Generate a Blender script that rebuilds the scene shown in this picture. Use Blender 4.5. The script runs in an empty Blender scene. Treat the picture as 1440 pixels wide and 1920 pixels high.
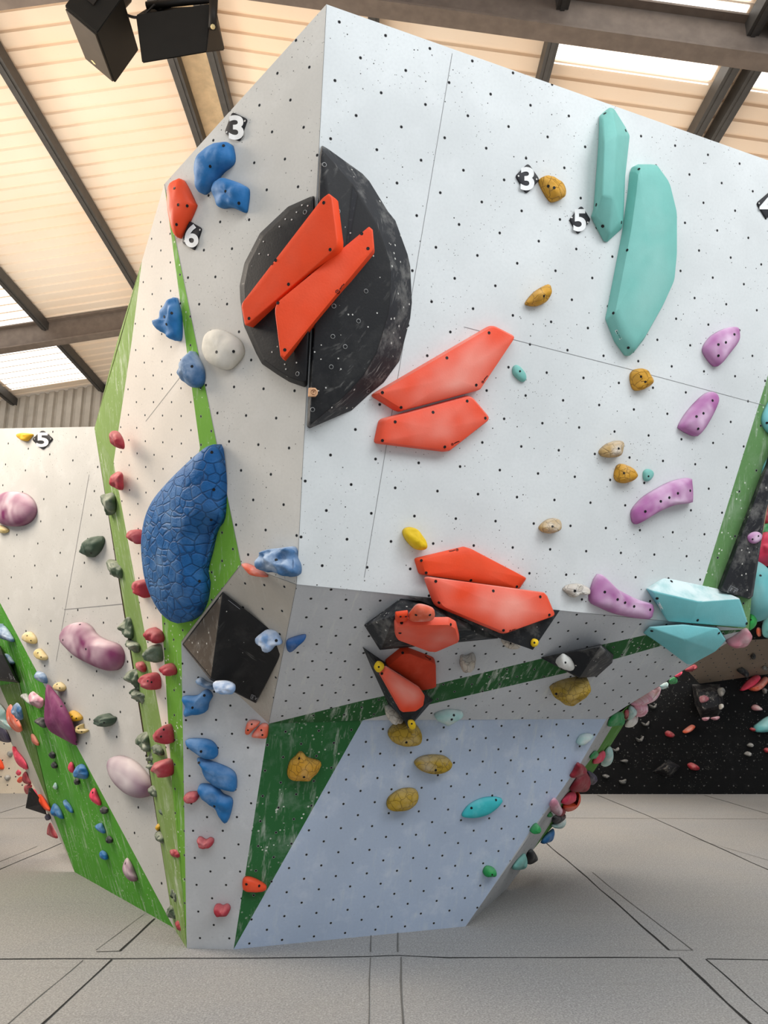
import bpy, bmesh, math, random
from mathutils import Vector as V, noise
from mathutils.bvhtree import BVHTree
random.seed(7)
scn = bpy.context.scene
COL = scn.collection
F = 1442.0
PITCH = math.atan((1312 - 960) / F)
CP, SP = math.cos(PITCH), math.sin(PITCH)
EYE = V((0, 0, 1.6))

# ------------------------------------------------------------------ survey of the place
def ray(x, y):
    u = (x - 720) / F; v = (960 - y) / F
    return V((u, CP - v * SP, SP + v * CP))
def P(x, y, z): return EYE + ray(x, y) * z
class Plane:
    def __init__(s, a, b, c):
        s.a = a; s.n = (b - a).cross(c - a).normalized()
        if s.n.dot(EYE - a) < 0: s.n = -s.n
    def hit(s, x, y, h=0.0):
        r = ray(x, y)
        return EYE + r * (s.n.dot(s.a + s.n * h - EYE) / s.n.dot(r))
    def dist(s, p): return s.n.dot(p - s.a)
def zc(q): d = q - EYE; return d.y * CP + d.z * SP
FLOOR = Plane(V((0, 0, 0)), V((1, 0, 0)), V((0, 1, 0)))
fl = FLOOR.hit
A = P(612, 8, 4.055); B = P(556, 1096, 4.2); L = P(308, 345, 4.65)
LE = Plane(A, B, L); M = LE.hit(452, 1058)
H = fl(438, 1780); G = fl(873, 1737); PT = fl(350, 1778)
CR = Plane(L, M, PT); N = CR.hit(340, 1203)
CO = Plane(N, PT, H); D = CO.hit(504, 1357)
SL = Plane(D, H, G); E = SL.hit(1137, 1348)
UR = Plane(B, D, E); C = UR.hit(1404, 1180)
MA = Plane(A, B, C)
UL = Plane(M, D, N)
UL2 = Plane(M, B, D)
W1 = fl(326, 1740)
LG = Plane(CR.hit(213, 867), CR.hit(322, 1464), W1)
LT = LG.hit(177, 803)
G2 = fl(950, 1667)
RS = Plane(G, G2, E)
W2 = fl(140, 1635)
LW = Plane(W1, P(177, 803, 6.5), P(0, 1130, 7.4))
L2 = Plane(W1, W2, LW.hit(0, 1130))
LP = Plane(W2, L2.hit(0, 1290), P(24, 1399, zc(L2.hit(24, 1399)) + 0.9))
q = P(1425, 1080, 6.0); R2 = Plane(q, q + V((1, -.47, 0)), q + V((0, .2, 1)))
BK = Plane(V((0, 14.2, 0)), V((1, 14.2, 0)), V((0, 14.0, 3)))
TN = Plane(BK.hit(1312, 1282), BK.hit(1440, 1264), P(1330, 1200, 12.6))
BT = Plane(P(1415, 1196, 12.3), P(1440, 1193, 12.2), P(1430, 1100, 11.4))
CF = Plane(V((0, 14.3, 0)), V((1, 14.3, 0)), V((0, 14.2, 3)))
FAC = dict(MA=MA, LE=LE, CR=CR, LG=LG, UL=UL, UR=UR, CO=CO, SL=SL, RS=RS, LW=LW, L2=L2, LP=LP, R2=R2, BK=BK, TN=TN, BT=BT, CF=CF, FL=FLOOR)

# ------------------------------------------------------------------ materials
def lin(hexs):
    r = []
    for i in (0, 2, 4):
        c = int(hexs[i:i+2], 16) / 255
        r.append(c / 12.92 if c <= 0.04045 else ((c + 0.055) / 1.055) ** 2.4)
    return (r[0], r[1], r[2], 1)
class NT:
    def __init__(s, name):
        s.m = bpy.data.materials.new(name); s.m.use_nodes = True
        s.t = s.m.node_tree; s.b = s.t.nodes['Principled BSDF']
    def n(s, typ, ins=None, **kw):
        k = s.t.nodes.new(typ)
        for a, v in kw.items(): setattr(k, a, v)
        for a, v in (ins or {}).items():
            if hasattr(v, 'is_output'): s.t.links.new(v, k.inputs[a])
            else: k.inputs[a].default_value = v
        return k
    def math(s, op, a, b=None, c=None):
        ins = {0: a}
        if b is not None: ins[1] = b
        if c is not None: ins[2] = c
        return s.n('ShaderNodeMath', ins, operation=op).outputs[0]
    def ramp(s, v, lo, hi, a=0.0, b=1.0):
        return s.n('ShaderNodeMapRange', {0: v, 1: lo, 2: hi, 3: a, 4: b}).outputs[0]
    def mix(s, f, a, b):
        k = s.n('ShaderNodeMix', data_type='RGBA')
        for i, v in ((0, f), (6, a), (7, b)):
            if hasattr(v, 'is_output'): s.t.links.new(v, k.inputs[i])
            else: k.inputs[i].default_value = v
        return k.outputs[2]
    def noise(s, vec, scale, detail=3, rough=0.55):
        return s.n('ShaderNodeTexNoise', {'Vector': vec, 'Scale': scale, 'Detail': detail, 'Roughness': rough}).outputs[0]
    def out(s, col=None, rough=0.7, bump=None, bstr=0.2, bdist=0.01, spec=0.3):
        if col is not None:
            if hasattr(col, 'is_output'): s.t.links.new(col, s.b.inputs['Base Color'])
            else: s.b.inputs['Base Color'].default_value = col
        if hasattr(rough, 'is_output'): s.t.links.new(rough, s.b.inputs['Roughness'])
        else: s.b.inputs['Roughness'].default_value = rough
        s.b.inputs['Specular IOR Level'].default_value = spec
        if bump is not None:
            k = s.n('ShaderNodeBump', {'Height': bump, 'Strength': bstr, 'Distance': bdist})
            s.t.links.new(k.outputs[0], s.b.inputs['Normal'])
        return s.m
MATS = {}
def simple(name, hexs, rough=0.6, spec=0.3, metal=0.0):
    if name in MATS: return MATS[name]
    t = NT(name); t.b.inputs['Metallic'].default_value = metal
    tc = t.n('ShaderNodeTexCoord').outputs['Object']
    nz = t.noise(tc, 9, 4)
    c = lin(hexs); d = (c[0]*.8, c[1]*.8, c[2]*.8, 1)
    MATS[name] = t.out(t.mix(t.ramp(nz, .35, .65), d, c), rough, spec=spec)
    return MATS[name]
def holdmat(name, hexs, chalk=0.3, rough=0.6, kind='', dirt=0.25, chalkhex='e9e6e2', cs=7.0, soft=0.0):
    """moulded resin: colour, blotches of chalk dust, fine grain"""
    t = NT(name)
    tc = t.n('ShaderNodeTexCoord').outputs['Object']
    rnd = t.n('ShaderNodeObjectInfo').outputs['Random']
    off = t.n('ShaderNodeCombineXYZ', {0: t.math('MULTIPLY', rnd, 37.0), 1: t.math('MULTIPLY', rnd, 91.0), 2: 0.0}).outputs[0]
    vec = t.n('ShaderNodeVectorMath', {0: tc, 1: off}, operation='ADD').outputs[0]
    c = lin(hexs); dk = (c[0]*.62, c[1]*.62, c[2]*.62, 1)
    col = t.mix(t.ramp(t.noise(vec, 14, 4), .38, .62), t.mix(dirt, c, dk), c)
    bump = t.noise(vec, 90, 3)
    bd = 0.003
    if kind == 'crack':
        w = t.n('ShaderNodeVectorMath', {0: vec, 1: t.n('ShaderNodeTexNoise', {'Vector': vec, 'Scale': 12.0}).outputs[1]}, operation='MULTIPLY_ADD')
        w.inputs[2].default_value = (0, 0, 0)
        dv = t.n('ShaderNodeVectorMath', {0: t.n('ShaderNodeTexNoise', {'Vector': vec, 'Scale': 16.0}).outputs[1], 'Scale': 0.05}, operation='SCALE').outputs[0]
        v2 = t.n('ShaderNodeVectorMath', {0: vec, 1: dv}, operation='ADD').outputs[0]
        e = t.n('ShaderNodeTexVoronoi', {'Vector': v2, 'Scale': 20.0}, feature='DISTANCE_TO_EDGE').outputs[0]
        line = t.ramp(e, 0.0, 0.07)
        col = t.mix(t.ramp(e, 0.0, 0.045, 0.75, 0.0), col, (c[0]*.3, c[1]*.28, c[2]*.3, 1))
        bump = t.math('ADD', line, t.math('MULTIPLY', bump, 0.15)); bd = 0.006
    if kind == 'shell':
        dv = t.n('ShaderNodeVectorMath', {0: t.n('ShaderNodeTexNoise', {'Vector': vec, 'Scale': 9.0}).outputs[1], 'Scale': 0.035}, operation='SCALE').outputs[0]
        v2 = t.n('ShaderNodeVectorMath', {0: vec, 1: dv}, operation='ADD').outputs[0]
        v3 = t.n('ShaderNodeMapping', {'Vector': v2, 'Scale': (1.0, 1.0, 1.35)}).outputs[0]
        e = t.n('ShaderNodeTexVoronoi', {'Vector': v3, 'Scale': 12.5}, feature='DISTANCE_TO_EDGE').outputs[0]
        e2 = t.n('ShaderNodeTexVoronoi', {'Vector': v3, 'Scale': 22.0}, feature='DISTANCE_TO_EDGE').outputs[0]
        line = t.ramp(e, 0.0, 0.09)
        col = t.mix(t.ramp(e, 0.0, 0.05, 0.85, 0.0), col, (c[0]*.25, c[1]*.3, c[2]*.35, 1))
        bump = t.math('ADD', line, t.math('ADD', t.math('MULTIPLY', t.ramp(e2, 0, .1), .12), t.math('MULTIPLY', bump, 0.2))); bd = 0.012
    if kind == 'black':
        # painted plywood box: chips, screw heads and chalk scuffs
        vo = t.n('ShaderNodeTexVoronoi', {'Vector': vec, 'Scale': 22.0})
        big = t.noise(vec, 3.5, 2)
        dots = t.math('MULTIPLY', t.math('LESS_THAN', vo.outputs[0], 0.085 + .05 * chalk), t.math('GREATER_THAN', t.noise(vec, 5, 2), 0.54 - .06 * chalk))
        sc = t.n('ShaderNodeMapping', {'Vector': vec, 'Rotation': (0.4, 0.7, 0.5), 'Scale': (5.0, 40.0, 5.0)}).outputs[0]
        scr = t.math('MULTIPLY', t.ramp(t.noise(sc, 2.2, 3), .58, .78), t.ramp(big, .48, .66))
        scr = t.math('MAXIMUM', scr, t.math('MULTIPLY', t.ramp(t.noise(vec, 6, 5, .7), .5, .75), .55 * chalk))
        f = t.math('MAXIMUM', t.math('MULTIPLY', dots, .8), t.math('MULTIPLY', scr, 0.12 + 0.45 * chalk))
        col = t.mix(f, col, lin('d8d4cc'))
    n1 = t.noise(vec, cs, 4 if not soft else 2, .6)
    geo = t.n('ShaderNodeNewGeometry').outputs['Normal']
    up = t.n('ShaderNodeSeparateXYZ', {0: geo}).outputs[2]
    dome = t.n('ShaderNodeAttribute', attribute_name='dome').outputs['Fac']
    mask = t.ramp(n1, .5 - .2 * chalk - soft, .74 - .2 * chalk + soft, 0, 1)
    amt = t.math('ADD', t.math('MULTIPLY', mask, t.ramp(dome, .08, .7, chalk * .3, chalk * 1.3)), t.math('MULTIPLY', t.ramp(up, .1, .8, 0, chalk * .8), t.ramp(n1, .3, .6, .4, 1)))
    if kind != 'black':
        amt = t.n('ShaderNodeClamp', {0: amt, 1: 0.0, 2: 0.92}).outputs[0]
        col = t.mix(amt, col, lin(chalkhex))
    MATS[name] = t.out(col, rough, bump, 0.55 if kind in ('crack', 'shell') else 0.25, bd, 0.35)
    return MATS[name]

def wallmat(name, hexs, a=.26, b=.29, centred=True, r=.0068, chalk=.35, speck=0.0, screws=1.0, streak=0.0, nut='15161a'):
    """painted plywood: regular bolt holes, random screw holes, rubber and chalk scuffs; UV in metres"""
    t = NT(name)
    uv = t.n('ShaderNodeUVMap').outputs[0]
    sx = t.n('ShaderNodeSeparateXYZ', {0: uv}); u, v = sx.outputs[0], sx.outputs[1]
    def lat(ou):
        du = t.math('MULTIPLY', t.math('SUBTRACT', t.math('FRACT', t.math('ADD', t.math('DIVIDE', u, a), .5 + ou)), .5), a)
        dv = t.math('MULTIPLY', t.math('SUBTRACT', t.math('FRACT', t.math('ADD', t.math('DIVIDE', v, b), .5 + ou)), .5), b)
        return t.math('SQRT', t.math('ADD', t.math('MULTIPLY', du, du), t.math('MULTIPLY', dv, dv)))
    d = lat(0.0)
    if centred: d = t.math('MINIMUM', d, lat(0.5))
    c = lin(hexs)
    big = t.noise(uv, 1.1, 3); med = t.noise(uv, 5.0, 5, .65); fine = t.noise(uv, 60, 2)
    dk = tuple(x * .86 for x in c[:3]) + (1,)
    col = t.mix(t.ramp(big, .35, .65), dk, c)
    col = t.mix(t.ramp(fine, .4, .75, 0, .18), col, tuple(x * .7 for x in c[:3]) + (1,))
    lt = tuple(min(1, x * .6 + .36) for x in c[:3]) + (1,)
    col = t.mix(t.math('MULTIPLY', t.ramp(med, .52, .74, 0, chalk), t.ramp(big, .3, .6, .35, 1)), col, lt)
    if streak:
        mp = t.n('ShaderNodeMapping', {'Vector': uv, 'Rotation': (0, 0, .6), 'Scale': (12.0, 2.2, 1.0)}).outputs[0]
        col = t.mix(t.math('MULTIPLY', t.ramp(t.noise(mp, 1.6, 4, .7), .54, .72), t.math('MULTIPLY', t.ramp(big, .36, .6), streak)), col, lin('e6e8df'))
    if speck:
        vo = t.n('ShaderNodeTexVoronoi', {'Vector': uv, 'Scale': 26.0}).outputs[0]
        col = t.mix(t.math('MULTIPLY', t.math('LESS_THAN', vo, .17), t.ramp(t.noise(uv, 2.2, 2), .44, .6, 0, speck)), col, lin('eef0e4'))
    if screws:
        vo = t.n('ShaderNodeTexVoronoi', {'Vector': uv, 'Scale': 17.0}).outputs[0]
        col = t.mix(t.math('MULTIPLY', t.math('LESS_THAN', vo, .07), t.ramp(t.noise(uv, 1.7, 2), .40, .52, 0, .95 * screws)), col, lin('3b3a38'))
        vo2 = t.n('ShaderNodeTexVoronoi', {'Vector': uv, 'Scale': 41.0}).outputs[0]
        col = t.mix(t.math('MULTIPLY', t.math('LESS_THAN', vo2, .11), t.ramp(t.noise(uv, 2.9, 2), .46, .58, 0, .8 * screws)), col, lin('55534f'))
    col = t.mix(t.math('LESS_THAN', d, r), t.mix(t.math('LESS_THAN', d, r * 1.35), col, lin('8a8a88')), lin(nut))
    MATS[name] = t.out(col, .78, fine, .08, .002, .25)
    return MATS[name]

# ------------------------------------------------------------------ object helpers
def obj(name, me, mat=None, parent=None, loc=None):
    o = bpy.data.objects.new(name, me); COL.objects.link(o)
    if mat is not None:
        for m in (mat if isinstance(mat, (list, tuple)) else [mat]): me.materials.append(m)
    if parent is not None: o.parent = parent
    return o
def tag(o, label=None, cat=None, group=None, kind=None):
    if label: o['label'] = label
    if cat: o['category'] = cat
    if group: o['group'] = group
    if kind: o['kind'] = kind
    return o
def empty(name, loc):
    o = bpy.data.objects.new(name, None); COL.objects.link(o); o.location = loc; o.empty_display_size = .05
    return o
def mesh(name, verts, faces, smooth=False, org=None, mats=None):
    me = bpy.data.meshes.new(name)
    if org is not None: verts = [p - org for p in verts]
    me.from_pydata([tuple(p) for p in verts], [], faces); me.update()
    bm = bmesh.new(); bm.from_mesh(me); bmesh.ops.recalc_face_normals(bm, faces=bm.faces); bm.to_mesh(me); bm.free()
    if smooth:
        for f in me.polygons: f.use_smooth = True
    if mats:
        for f, k in zip(me.polygons, mats): f.material_index = k
    return me
def pts(s):
    return [tuple(float(q) for q in w.split(',')) for w in s.split()]
def crop(s, ox, oy, k): return [(ox + x / k, oy + y / k) for x, y in pts(s)]
def box(name, c, ax, ay, az, mat, parent=None):
    vs = [c + ax * i + ay * j + az * k for i in (-1, 1) for j in (-1, 1) for k in (-1, 1)]
    fs = [(0,1,3,2),(4,6,7,5),(0,4,5,1),(2,3,7,6),(0,2,6,4),(1,5,7,3)]
    return obj(name, mesh(name, vs, fs), mat, parent)

# ------------------------------------------------------------------ camera
cam = bpy.data.cameras.new('camera'); co = bpy.data.objects.new('camera', cam); COL.objects.link(co)
co.location = EYE; co.rotation_euler = (math.pi / 2 + PITCH, 0, 0)
cam.sensor_fit = 'VERTICAL'; cam.sensor_height = 36; cam.lens = F * 36 / 1920; cam.clip_end = 200
scn.camera = co
scn.view_settings.view_transform = 'Standard'; scn.view_settings.look = 'None'
# ------------------------------------------------------------------ climbing walls (painted plywood panels)
def lattice(pl, o, row, col):
    o3 = pl.hit(*o); r3 = pl.hit(o[0] + row[0], o[1] + row[1]) - o3; c3 = pl.hit(o[0] + col[0], o[1] + col[1]) - o3
    u = r3.normalized(); v = pl.n.cross(u)
    if v.dot(c3) < 0: v = -v
    return dict(o=o3, u=u, v=v, a=r3.length, b=abs(c3.dot(v)))
LAT = dict(MA=lattice(MA, (714.7, 174), (83, 22), (-7, 107)), LE=lattice(LE, (580, 126), (63, -12), (-5.4, 112)),
    SL=lattice(SL, (676, 1483), (58, -3), (-15, 46)), CO=lattice(CO, (417.7, 1557.7), (56, 0), (0, 51)),
    UL=lattice(UL2, (459.6, 1094), (36, 3), (-10, 85)), UR=lattice(UR, (1197, 1255), (46, 0), (3, 26)),
    LW=lattice(LW, (47.7, 882), (40, 12), (-6.7, 40)), CR=lattice(CR, (321.7, 754), (36, 0), (-2, 51)))
for k in ('LG', 'L2', 'LP', 'RS', 'R2', 'BK', 'TN', 'BT', 'CF'):
    pl = FAC[k]; u = V((0, 0, 1)).cross(pl.n).normalized()
    LAT[k] = dict(o=pl.a, u=u, v=pl.n.cross(u), a=.26, b=.28)
def panel(name, lat, verts, faces, mat, parent, label=None):
    q = LAT[lat]; me = mesh(name, verts, faces)
    uvl = me.uv_layers.new(name='UVMap')
    for lp in me.loops:
        p = me.vertices[lp.vertex_index].co - q['o']; uvl.data[lp.index].uv = (p.dot(q['u']), p.dot(q['v']))
    o = obj(name, me, mat, parent)
    if label: o['label'] = label
    return o
def poly(fac, s): return [FAC[fac].hit(x, y) for x, y in (pts(s) if isinstance(s, str) else s)]
def flat(name, fac, s, mat, parent, label=None):
    vs = poly(fac, s); return panel(name, fac, vs, [tuple(range(len(vs)))], mat, parent, label)
def WM(name, fac, hexs, **kw):
    q = LAT[fac]; return wallmat(name, hexs, q['a'], q['b'], **kw)
m_main = WM('plywood_main', 'MA', 'e3e6e5', chalk=.4, screws=1.0)
m_left = WM('plywood_left', 'LE', 'dbd7cf', chalk=.3, screws=.9)
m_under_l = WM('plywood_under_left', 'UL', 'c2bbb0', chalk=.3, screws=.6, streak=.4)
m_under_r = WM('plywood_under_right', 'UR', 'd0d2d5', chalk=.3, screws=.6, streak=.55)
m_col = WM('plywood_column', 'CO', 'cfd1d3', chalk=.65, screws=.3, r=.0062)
m_slab = WM('plywood_slab', 'SL', 'bccadf', chalk=.85, screws=.12, r=.0066, streak=.35)  # blue cast of cool light put into the slab's base colour
m_cream = WM('plywood_cream', 'CR', 'f6ecdf', chalk=.25, screws=.25, r=.0055)
m_side = WM('plywood_side', 'RS', 'c2c2c2', chalk=.4, screws=.2)
m_wallL = WM('plywood_back_left', 'LW', 'cbcac6', chalk=.4, screws=.8, centred=False, r=.0085)
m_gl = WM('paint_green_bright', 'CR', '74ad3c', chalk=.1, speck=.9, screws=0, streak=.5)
m_go = WM('paint_green_olive', 'LG', '86a35a', chalk=.5, speck=.3, screws=0, streak=1.0, r=0)
m_gm = WM('paint_green_muted', 'MA', '6b965c', chalk=.3, speck=.9, screws=0, streak=.5)
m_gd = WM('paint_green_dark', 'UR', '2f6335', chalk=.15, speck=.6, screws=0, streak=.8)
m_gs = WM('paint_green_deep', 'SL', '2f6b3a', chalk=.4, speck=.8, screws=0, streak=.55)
m_g2 = WM('paint_green_vivid', 'L2', '57a633', chalk=.1, speck=.55, screws=0, streak=.7, r=0)
m_g3 = WM('paint_green_shade', 'LP', '64843f', chalk=.1, speck=.3, screws=0, streak=.6, r=0)
m_gr = WM('paint_green_right', 'RS', '4f8d2c', chalk=.1, speck=.2, screws=0, streak=.5, r=0)
m_pale = WM('plywood_pale', 'LP', 'cdc8bd', chalk=.2, screws=.2, r=0)
m_blk = WM('paint_black', 'BK', '07090c', chalk=.02, screws=0, speck=.1, r=.008, nut='2a2c30')
m_tan = WM('plywood_tan', 'TN', '98897a', chalk=.1, screws=1.0, r=.012)
m_cf = WM('plywood_far_cream', 'CF', 'e6dac6', chalk=.2, screws=.5, r=.01)
m_ply = simple('plywood_raw', 'b49a76', .8)
m_edge = simple('panel_joint', '8e8e8e', .8)

boulder = empty('climbing_boulder', V((-.2, 6.2, 0)))
tag(boulder, 'huge pale grey faceted bouldering block with green stripes filling the photo', 'climbing wall')
boulder_parts = []
def bp(name, fac, s, mat, label=None):
    o = flat(name, fac, s, mat, None, label); boulder_parts.append(o); return o
bp('wall_panel', 'MA', '612,8 1515,327 1494,530 1295,1169 556,1096', m_main, 'large light grey overhanging main face')
bp('wall_panel', 'MA', '1494,530 1409,1120 1404,1180 1295,1169', m_gm, 'chalky green strip on the right edge')
bp('wall_panel', 'LE', '612,8 556,1096 452,1058 308,345', m_left, 'warm grey upper left face')
CT = [(308,345),(266,490),(247,640),(213,867),(322,1464),(303,1149),(375,840)]
bp('wall_panel', 'CR', CT, m_cream, 'cream face with a pointed foot')
bp('wall_panel', 'CR', '308,345 375,840 303,1149 322,1464 350,1764 350,1778 340,1203 452,1058', m_gl, 'bright green strip beside the cream face')
c266, c213, c322 = CR.hit(266, 490), CR.hit(213, 867), CR.hit(322, 1464)
c247 = CR.hit(247, 640)
t220 = LT.lerp(c266, .5)
boulder_parts.append(panel('wall_panel', 'LG', [c266, c247, c213, LT, EYE + ray(220, 640) * zc(t220)], [(0,1,2,3,4)], m_go, None, 'chalk-streaked olive green upper left edge'))
vs = [c213, c322, CR.hit(350, 1764), PT, W1, LG.hit(302, 1585), LG.hit(265, 1340), LG.hit(233, 1140), LT]
boulder_parts.append(panel('wall_panel', 'LG', vs, [tuple(range(9))], m_go, None, 'olive green narrow left face'))
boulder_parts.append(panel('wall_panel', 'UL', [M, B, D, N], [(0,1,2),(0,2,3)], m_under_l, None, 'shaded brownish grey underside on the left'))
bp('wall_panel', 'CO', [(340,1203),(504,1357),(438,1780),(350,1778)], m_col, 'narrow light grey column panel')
Epx = [(1137,1348),(1089,1430),(1043,1495),(993,1560),(963,1605),(938,1642),(908,1687),(873,1737)]
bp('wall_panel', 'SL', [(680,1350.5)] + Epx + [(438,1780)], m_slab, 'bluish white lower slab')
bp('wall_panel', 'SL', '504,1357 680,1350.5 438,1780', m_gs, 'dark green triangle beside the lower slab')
URG_T = [(504,1357),(670,1316),(792,1289),(1060,1224),(1227,1187),(1404,1180)]
URG_B = [(1404,1180),(1360,1190),(1243,1210),(1060,1262),(813,1319),(680,1350.5)]
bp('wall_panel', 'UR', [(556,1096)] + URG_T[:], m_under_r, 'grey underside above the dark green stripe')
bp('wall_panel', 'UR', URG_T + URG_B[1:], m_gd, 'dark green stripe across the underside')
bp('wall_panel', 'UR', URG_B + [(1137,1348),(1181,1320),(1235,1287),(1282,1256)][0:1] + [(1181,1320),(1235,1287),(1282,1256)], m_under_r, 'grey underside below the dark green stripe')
RB = [(1167,1333),(1148,1362),(1122,1405),(1095,1440),(1067,1483),(1033,1542),(1000,1593),(977,1630),(950,1667)]
vs = [SL.hit(*q) for q in Epx[::-1]] + [RS.hit(*q) for q in RB]
boulder_parts.append(panel('wall_panel', 'RS', vs, [tuple(range(len(vs)))], m_side, None, 'pale grey slim right side face'))
bp('wall_panel', 'RS', '1167,1333 1181,1320 1170,1358 1146,1396 1115,1444 1080,1490 1040,1545 1000,1593 1033,1542 1067,1483 1095,1440 1122,1405 1148,1362', m_gr, 'green sliver on the right side face')
# the sides and top the photograph does not face
Rt, Rm, Rb = MA.hit(1515, 327), MA.hit(1494, 530), MA.hit(1409, 1120)
bk = lambda p, x=0, y=2.2, z=0: p + V((x, y, z))
RG = RS.hit(1181, 1320)
vs = [A, Rt, L, c266, LT, W1, PT, bk(A), bk(Rt, 1.1), bk(L, .6), bk(LT, .9, 1.8), bk(W1, .8, 1.2), Rm, Rb, C, RG, bk(C, .92, 2.6, .35), G2, bk(G2, -.6, .8), bk(RG, -.6, 2.4, .5)]
fs = [(0,1,8,7), (2,0,7,9), (3,2,9), (4,3,9,10), (5,4,10,11), (1,12,8), (12,13,14,16,8), (14,15,19,16), (15,17,18,19), (7,8,16,19,18,11,10,9)]
me = mesh('back_panel', vs, fs); o = obj('back_panel', me, m_ply); o['label'] = 'bare plywood back and top'; boulder_parts.append(o)
def joint(fac, s, w=.0028, name='panel_joint'):
    q = pts(s); pl = FAC[fac]; vs = []; fs = []
    for k, (x, y) in enumerate(q):
        p = pl.hit(x, y, .0012); nx = pl.hit(*(q[k + 1] if k + 1 < len(q) else q[k]), .0012); pv = pl.hit(*(q[k - 1] if k else q[k]), .0012)
        t = pl.n.cross((nx - pv).normalized()) * w / 2
        vs += [p - t, p + t]
        if k: fs.append((2*k-2, 2*k-1, 2*k+1, 2*k))
    return obj(name, mesh(name, vs, fs), m_edge)
for f, s in (('MA', '848,100 683,1083'), ('MA', '870,613 1180,692 1440,762'), ('LE', '612,9 556,1096'), ('LE', '308,345 452,1058 556,1096'), ('UL', '452,1058 340,1203'), ('CR', '340,704 273,790'), ('MA', '556,1096 1295,1169'), ('UR', '556,1096 504,1357')):
    boulder_parts.append(joint(f, s))
for o in boulder_parts:
    o.parent = boulder; o.location = -boulder.location

wallL = empty('climbing_wall', V((-3, 8, 0)))
tag(wallL, 'grey climbing wall with a bright green lower overhang behind the block on the left', 'climbing wall')
wp = []
wp.append(flat('wall_panel', 'LW', '-90,805 178,800 300,1180 420,1500 326,1740 0,1130 -90,960', m_wallL, None, 'grey face with purple holds'))
wp.append(flat('wall_panel', 'L2', '-90,960 0,1130 326,1740 140,1635 87,1494 40,1376 0,1285 -90,1090', m_g2, None, 'bright green overhang'))
e1 = [L2.hit(*q) for q in [(140,1635),(87,1494),(40,1376),(0,1285),(-90,1090)]]
wp.append(panel('wall_panel', 'LP', e1 + poly('LP', '-90,1200 0,1350 24,1399 72,1490 118,1585'), [tuple(range(10))], m_pale, None, 'pale slim side face'))
wp.append(flat('wall_panel', 'L2', [(5,1297),(0,1285),(36,1279),(62,1375),(95,1515),(119,1580),(87,1494),(40,1376)], m_g3, None, 'darker olive strip along the edge'))
wp[-1].data.transform(__import__('mathutils').Matrix.Translation(L2.n * .004))
wp.append(joint('LW', '167,890 105,1240', .006)); wp.append(joint('LW', '120,1143 235,1132', .006))
a0, a1 = LW.hit(-90, 805), LW.hit(178, 800)
wp.append(obj('top_board', mesh('top_board', [a0, a1, a1 + V((.3, 1, 0)), a0 + V((.3, 1, 0))], [(0,1,2,3)]), m_ply))
for o in wp: o.parent = wallL; o.location = -wallL.location

wallB = empty('climbing_wall', V((6, 14.2, 0)))
tag(wallB, 'black overhanging climbing wall with a tan band far behind on the right', 'climbing wall')
wp = []
bkv = [BK.hit(880, 1240), BK.hit(1255, 1240), BK.hit(1289, 1257), BK.hit(1312, 1282), BK.hit(1440, 1264), BK.hit(1640, 1236)]
b0, b1 = BK.hit(880, 1240), BK.hit(1640, 1236)
wp.append(panel('wall_panel', 'BK', bkv + [V((b1.x, 14.2, 0)), V((b0.x, 14.2, 0))], [tuple(range(8))], m_blk, None, 'black lower face'))
wp.append(panel('wall_panel', 'TN', poly('TN', '1289,1257 1312,1282 1440,1264 1640,1236 1640,1185 1415,1196 1405,1140 1230,1180 1180,1250'), [tuple(range(9))], m_tan, None, 'tan overhanging band'))
wp.append(panel('wall_panel', 'BT', poly('BT', '1405,1200 1640,1185 1640,850 1390,850'), [(0,1,2,3)], m_blk, None, 'black upper face'))
for o in wp: o.parent = wallB; o.location = -wallB.location
c0, c1 = V((-9.5, 14.3, 0)), V((-2.5, 14.3, 0))
wallC = panel('climbing_wall', 'CF', [c0, c1, c1 + V((0, -.1, 3)), c0 + V((0, -.1, 3))], [(0,1,2,3)], m_cf, None)
tag(wallC, 'small cream stretch of climbing wall far off at the left edge', 'climbing wall')

# ------------------------------------------------------------------ floor mats
t = NT('carpet_grey'); tc = t.n('ShaderNodeTexCoord').outputs['Object']
f1 = t.noise(tc, 85, 3, .8); f2 = t.noise(tc, 26, 3, .7); f3 = t.noise(tc, .8, 3)
st = t.noise(t.n('ShaderNodeMapping', {'Vector': tc, 'Scale': (.7, 9.0, 1.0)}).outputs[0], 1.3, 4, .6)
c = t.mix(t.ramp(f1, .32, .68), lin('737373'), lin('bcbbb9'))
c = t.mix(t.ramp(f2, .35, .7, 0, .45), c, lin('848383'))
c = t.mix(t.ramp(f3, .35, .65, 0, .15), c, lin('b7ad9c'))
c = t.mix(t.ramp(st, .58, .72, 0, .25), c, lin('85837e'))
m_carpet = t.out(c, .95, t.math('ADD', f1, f2), .5, .006, .1)
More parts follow.
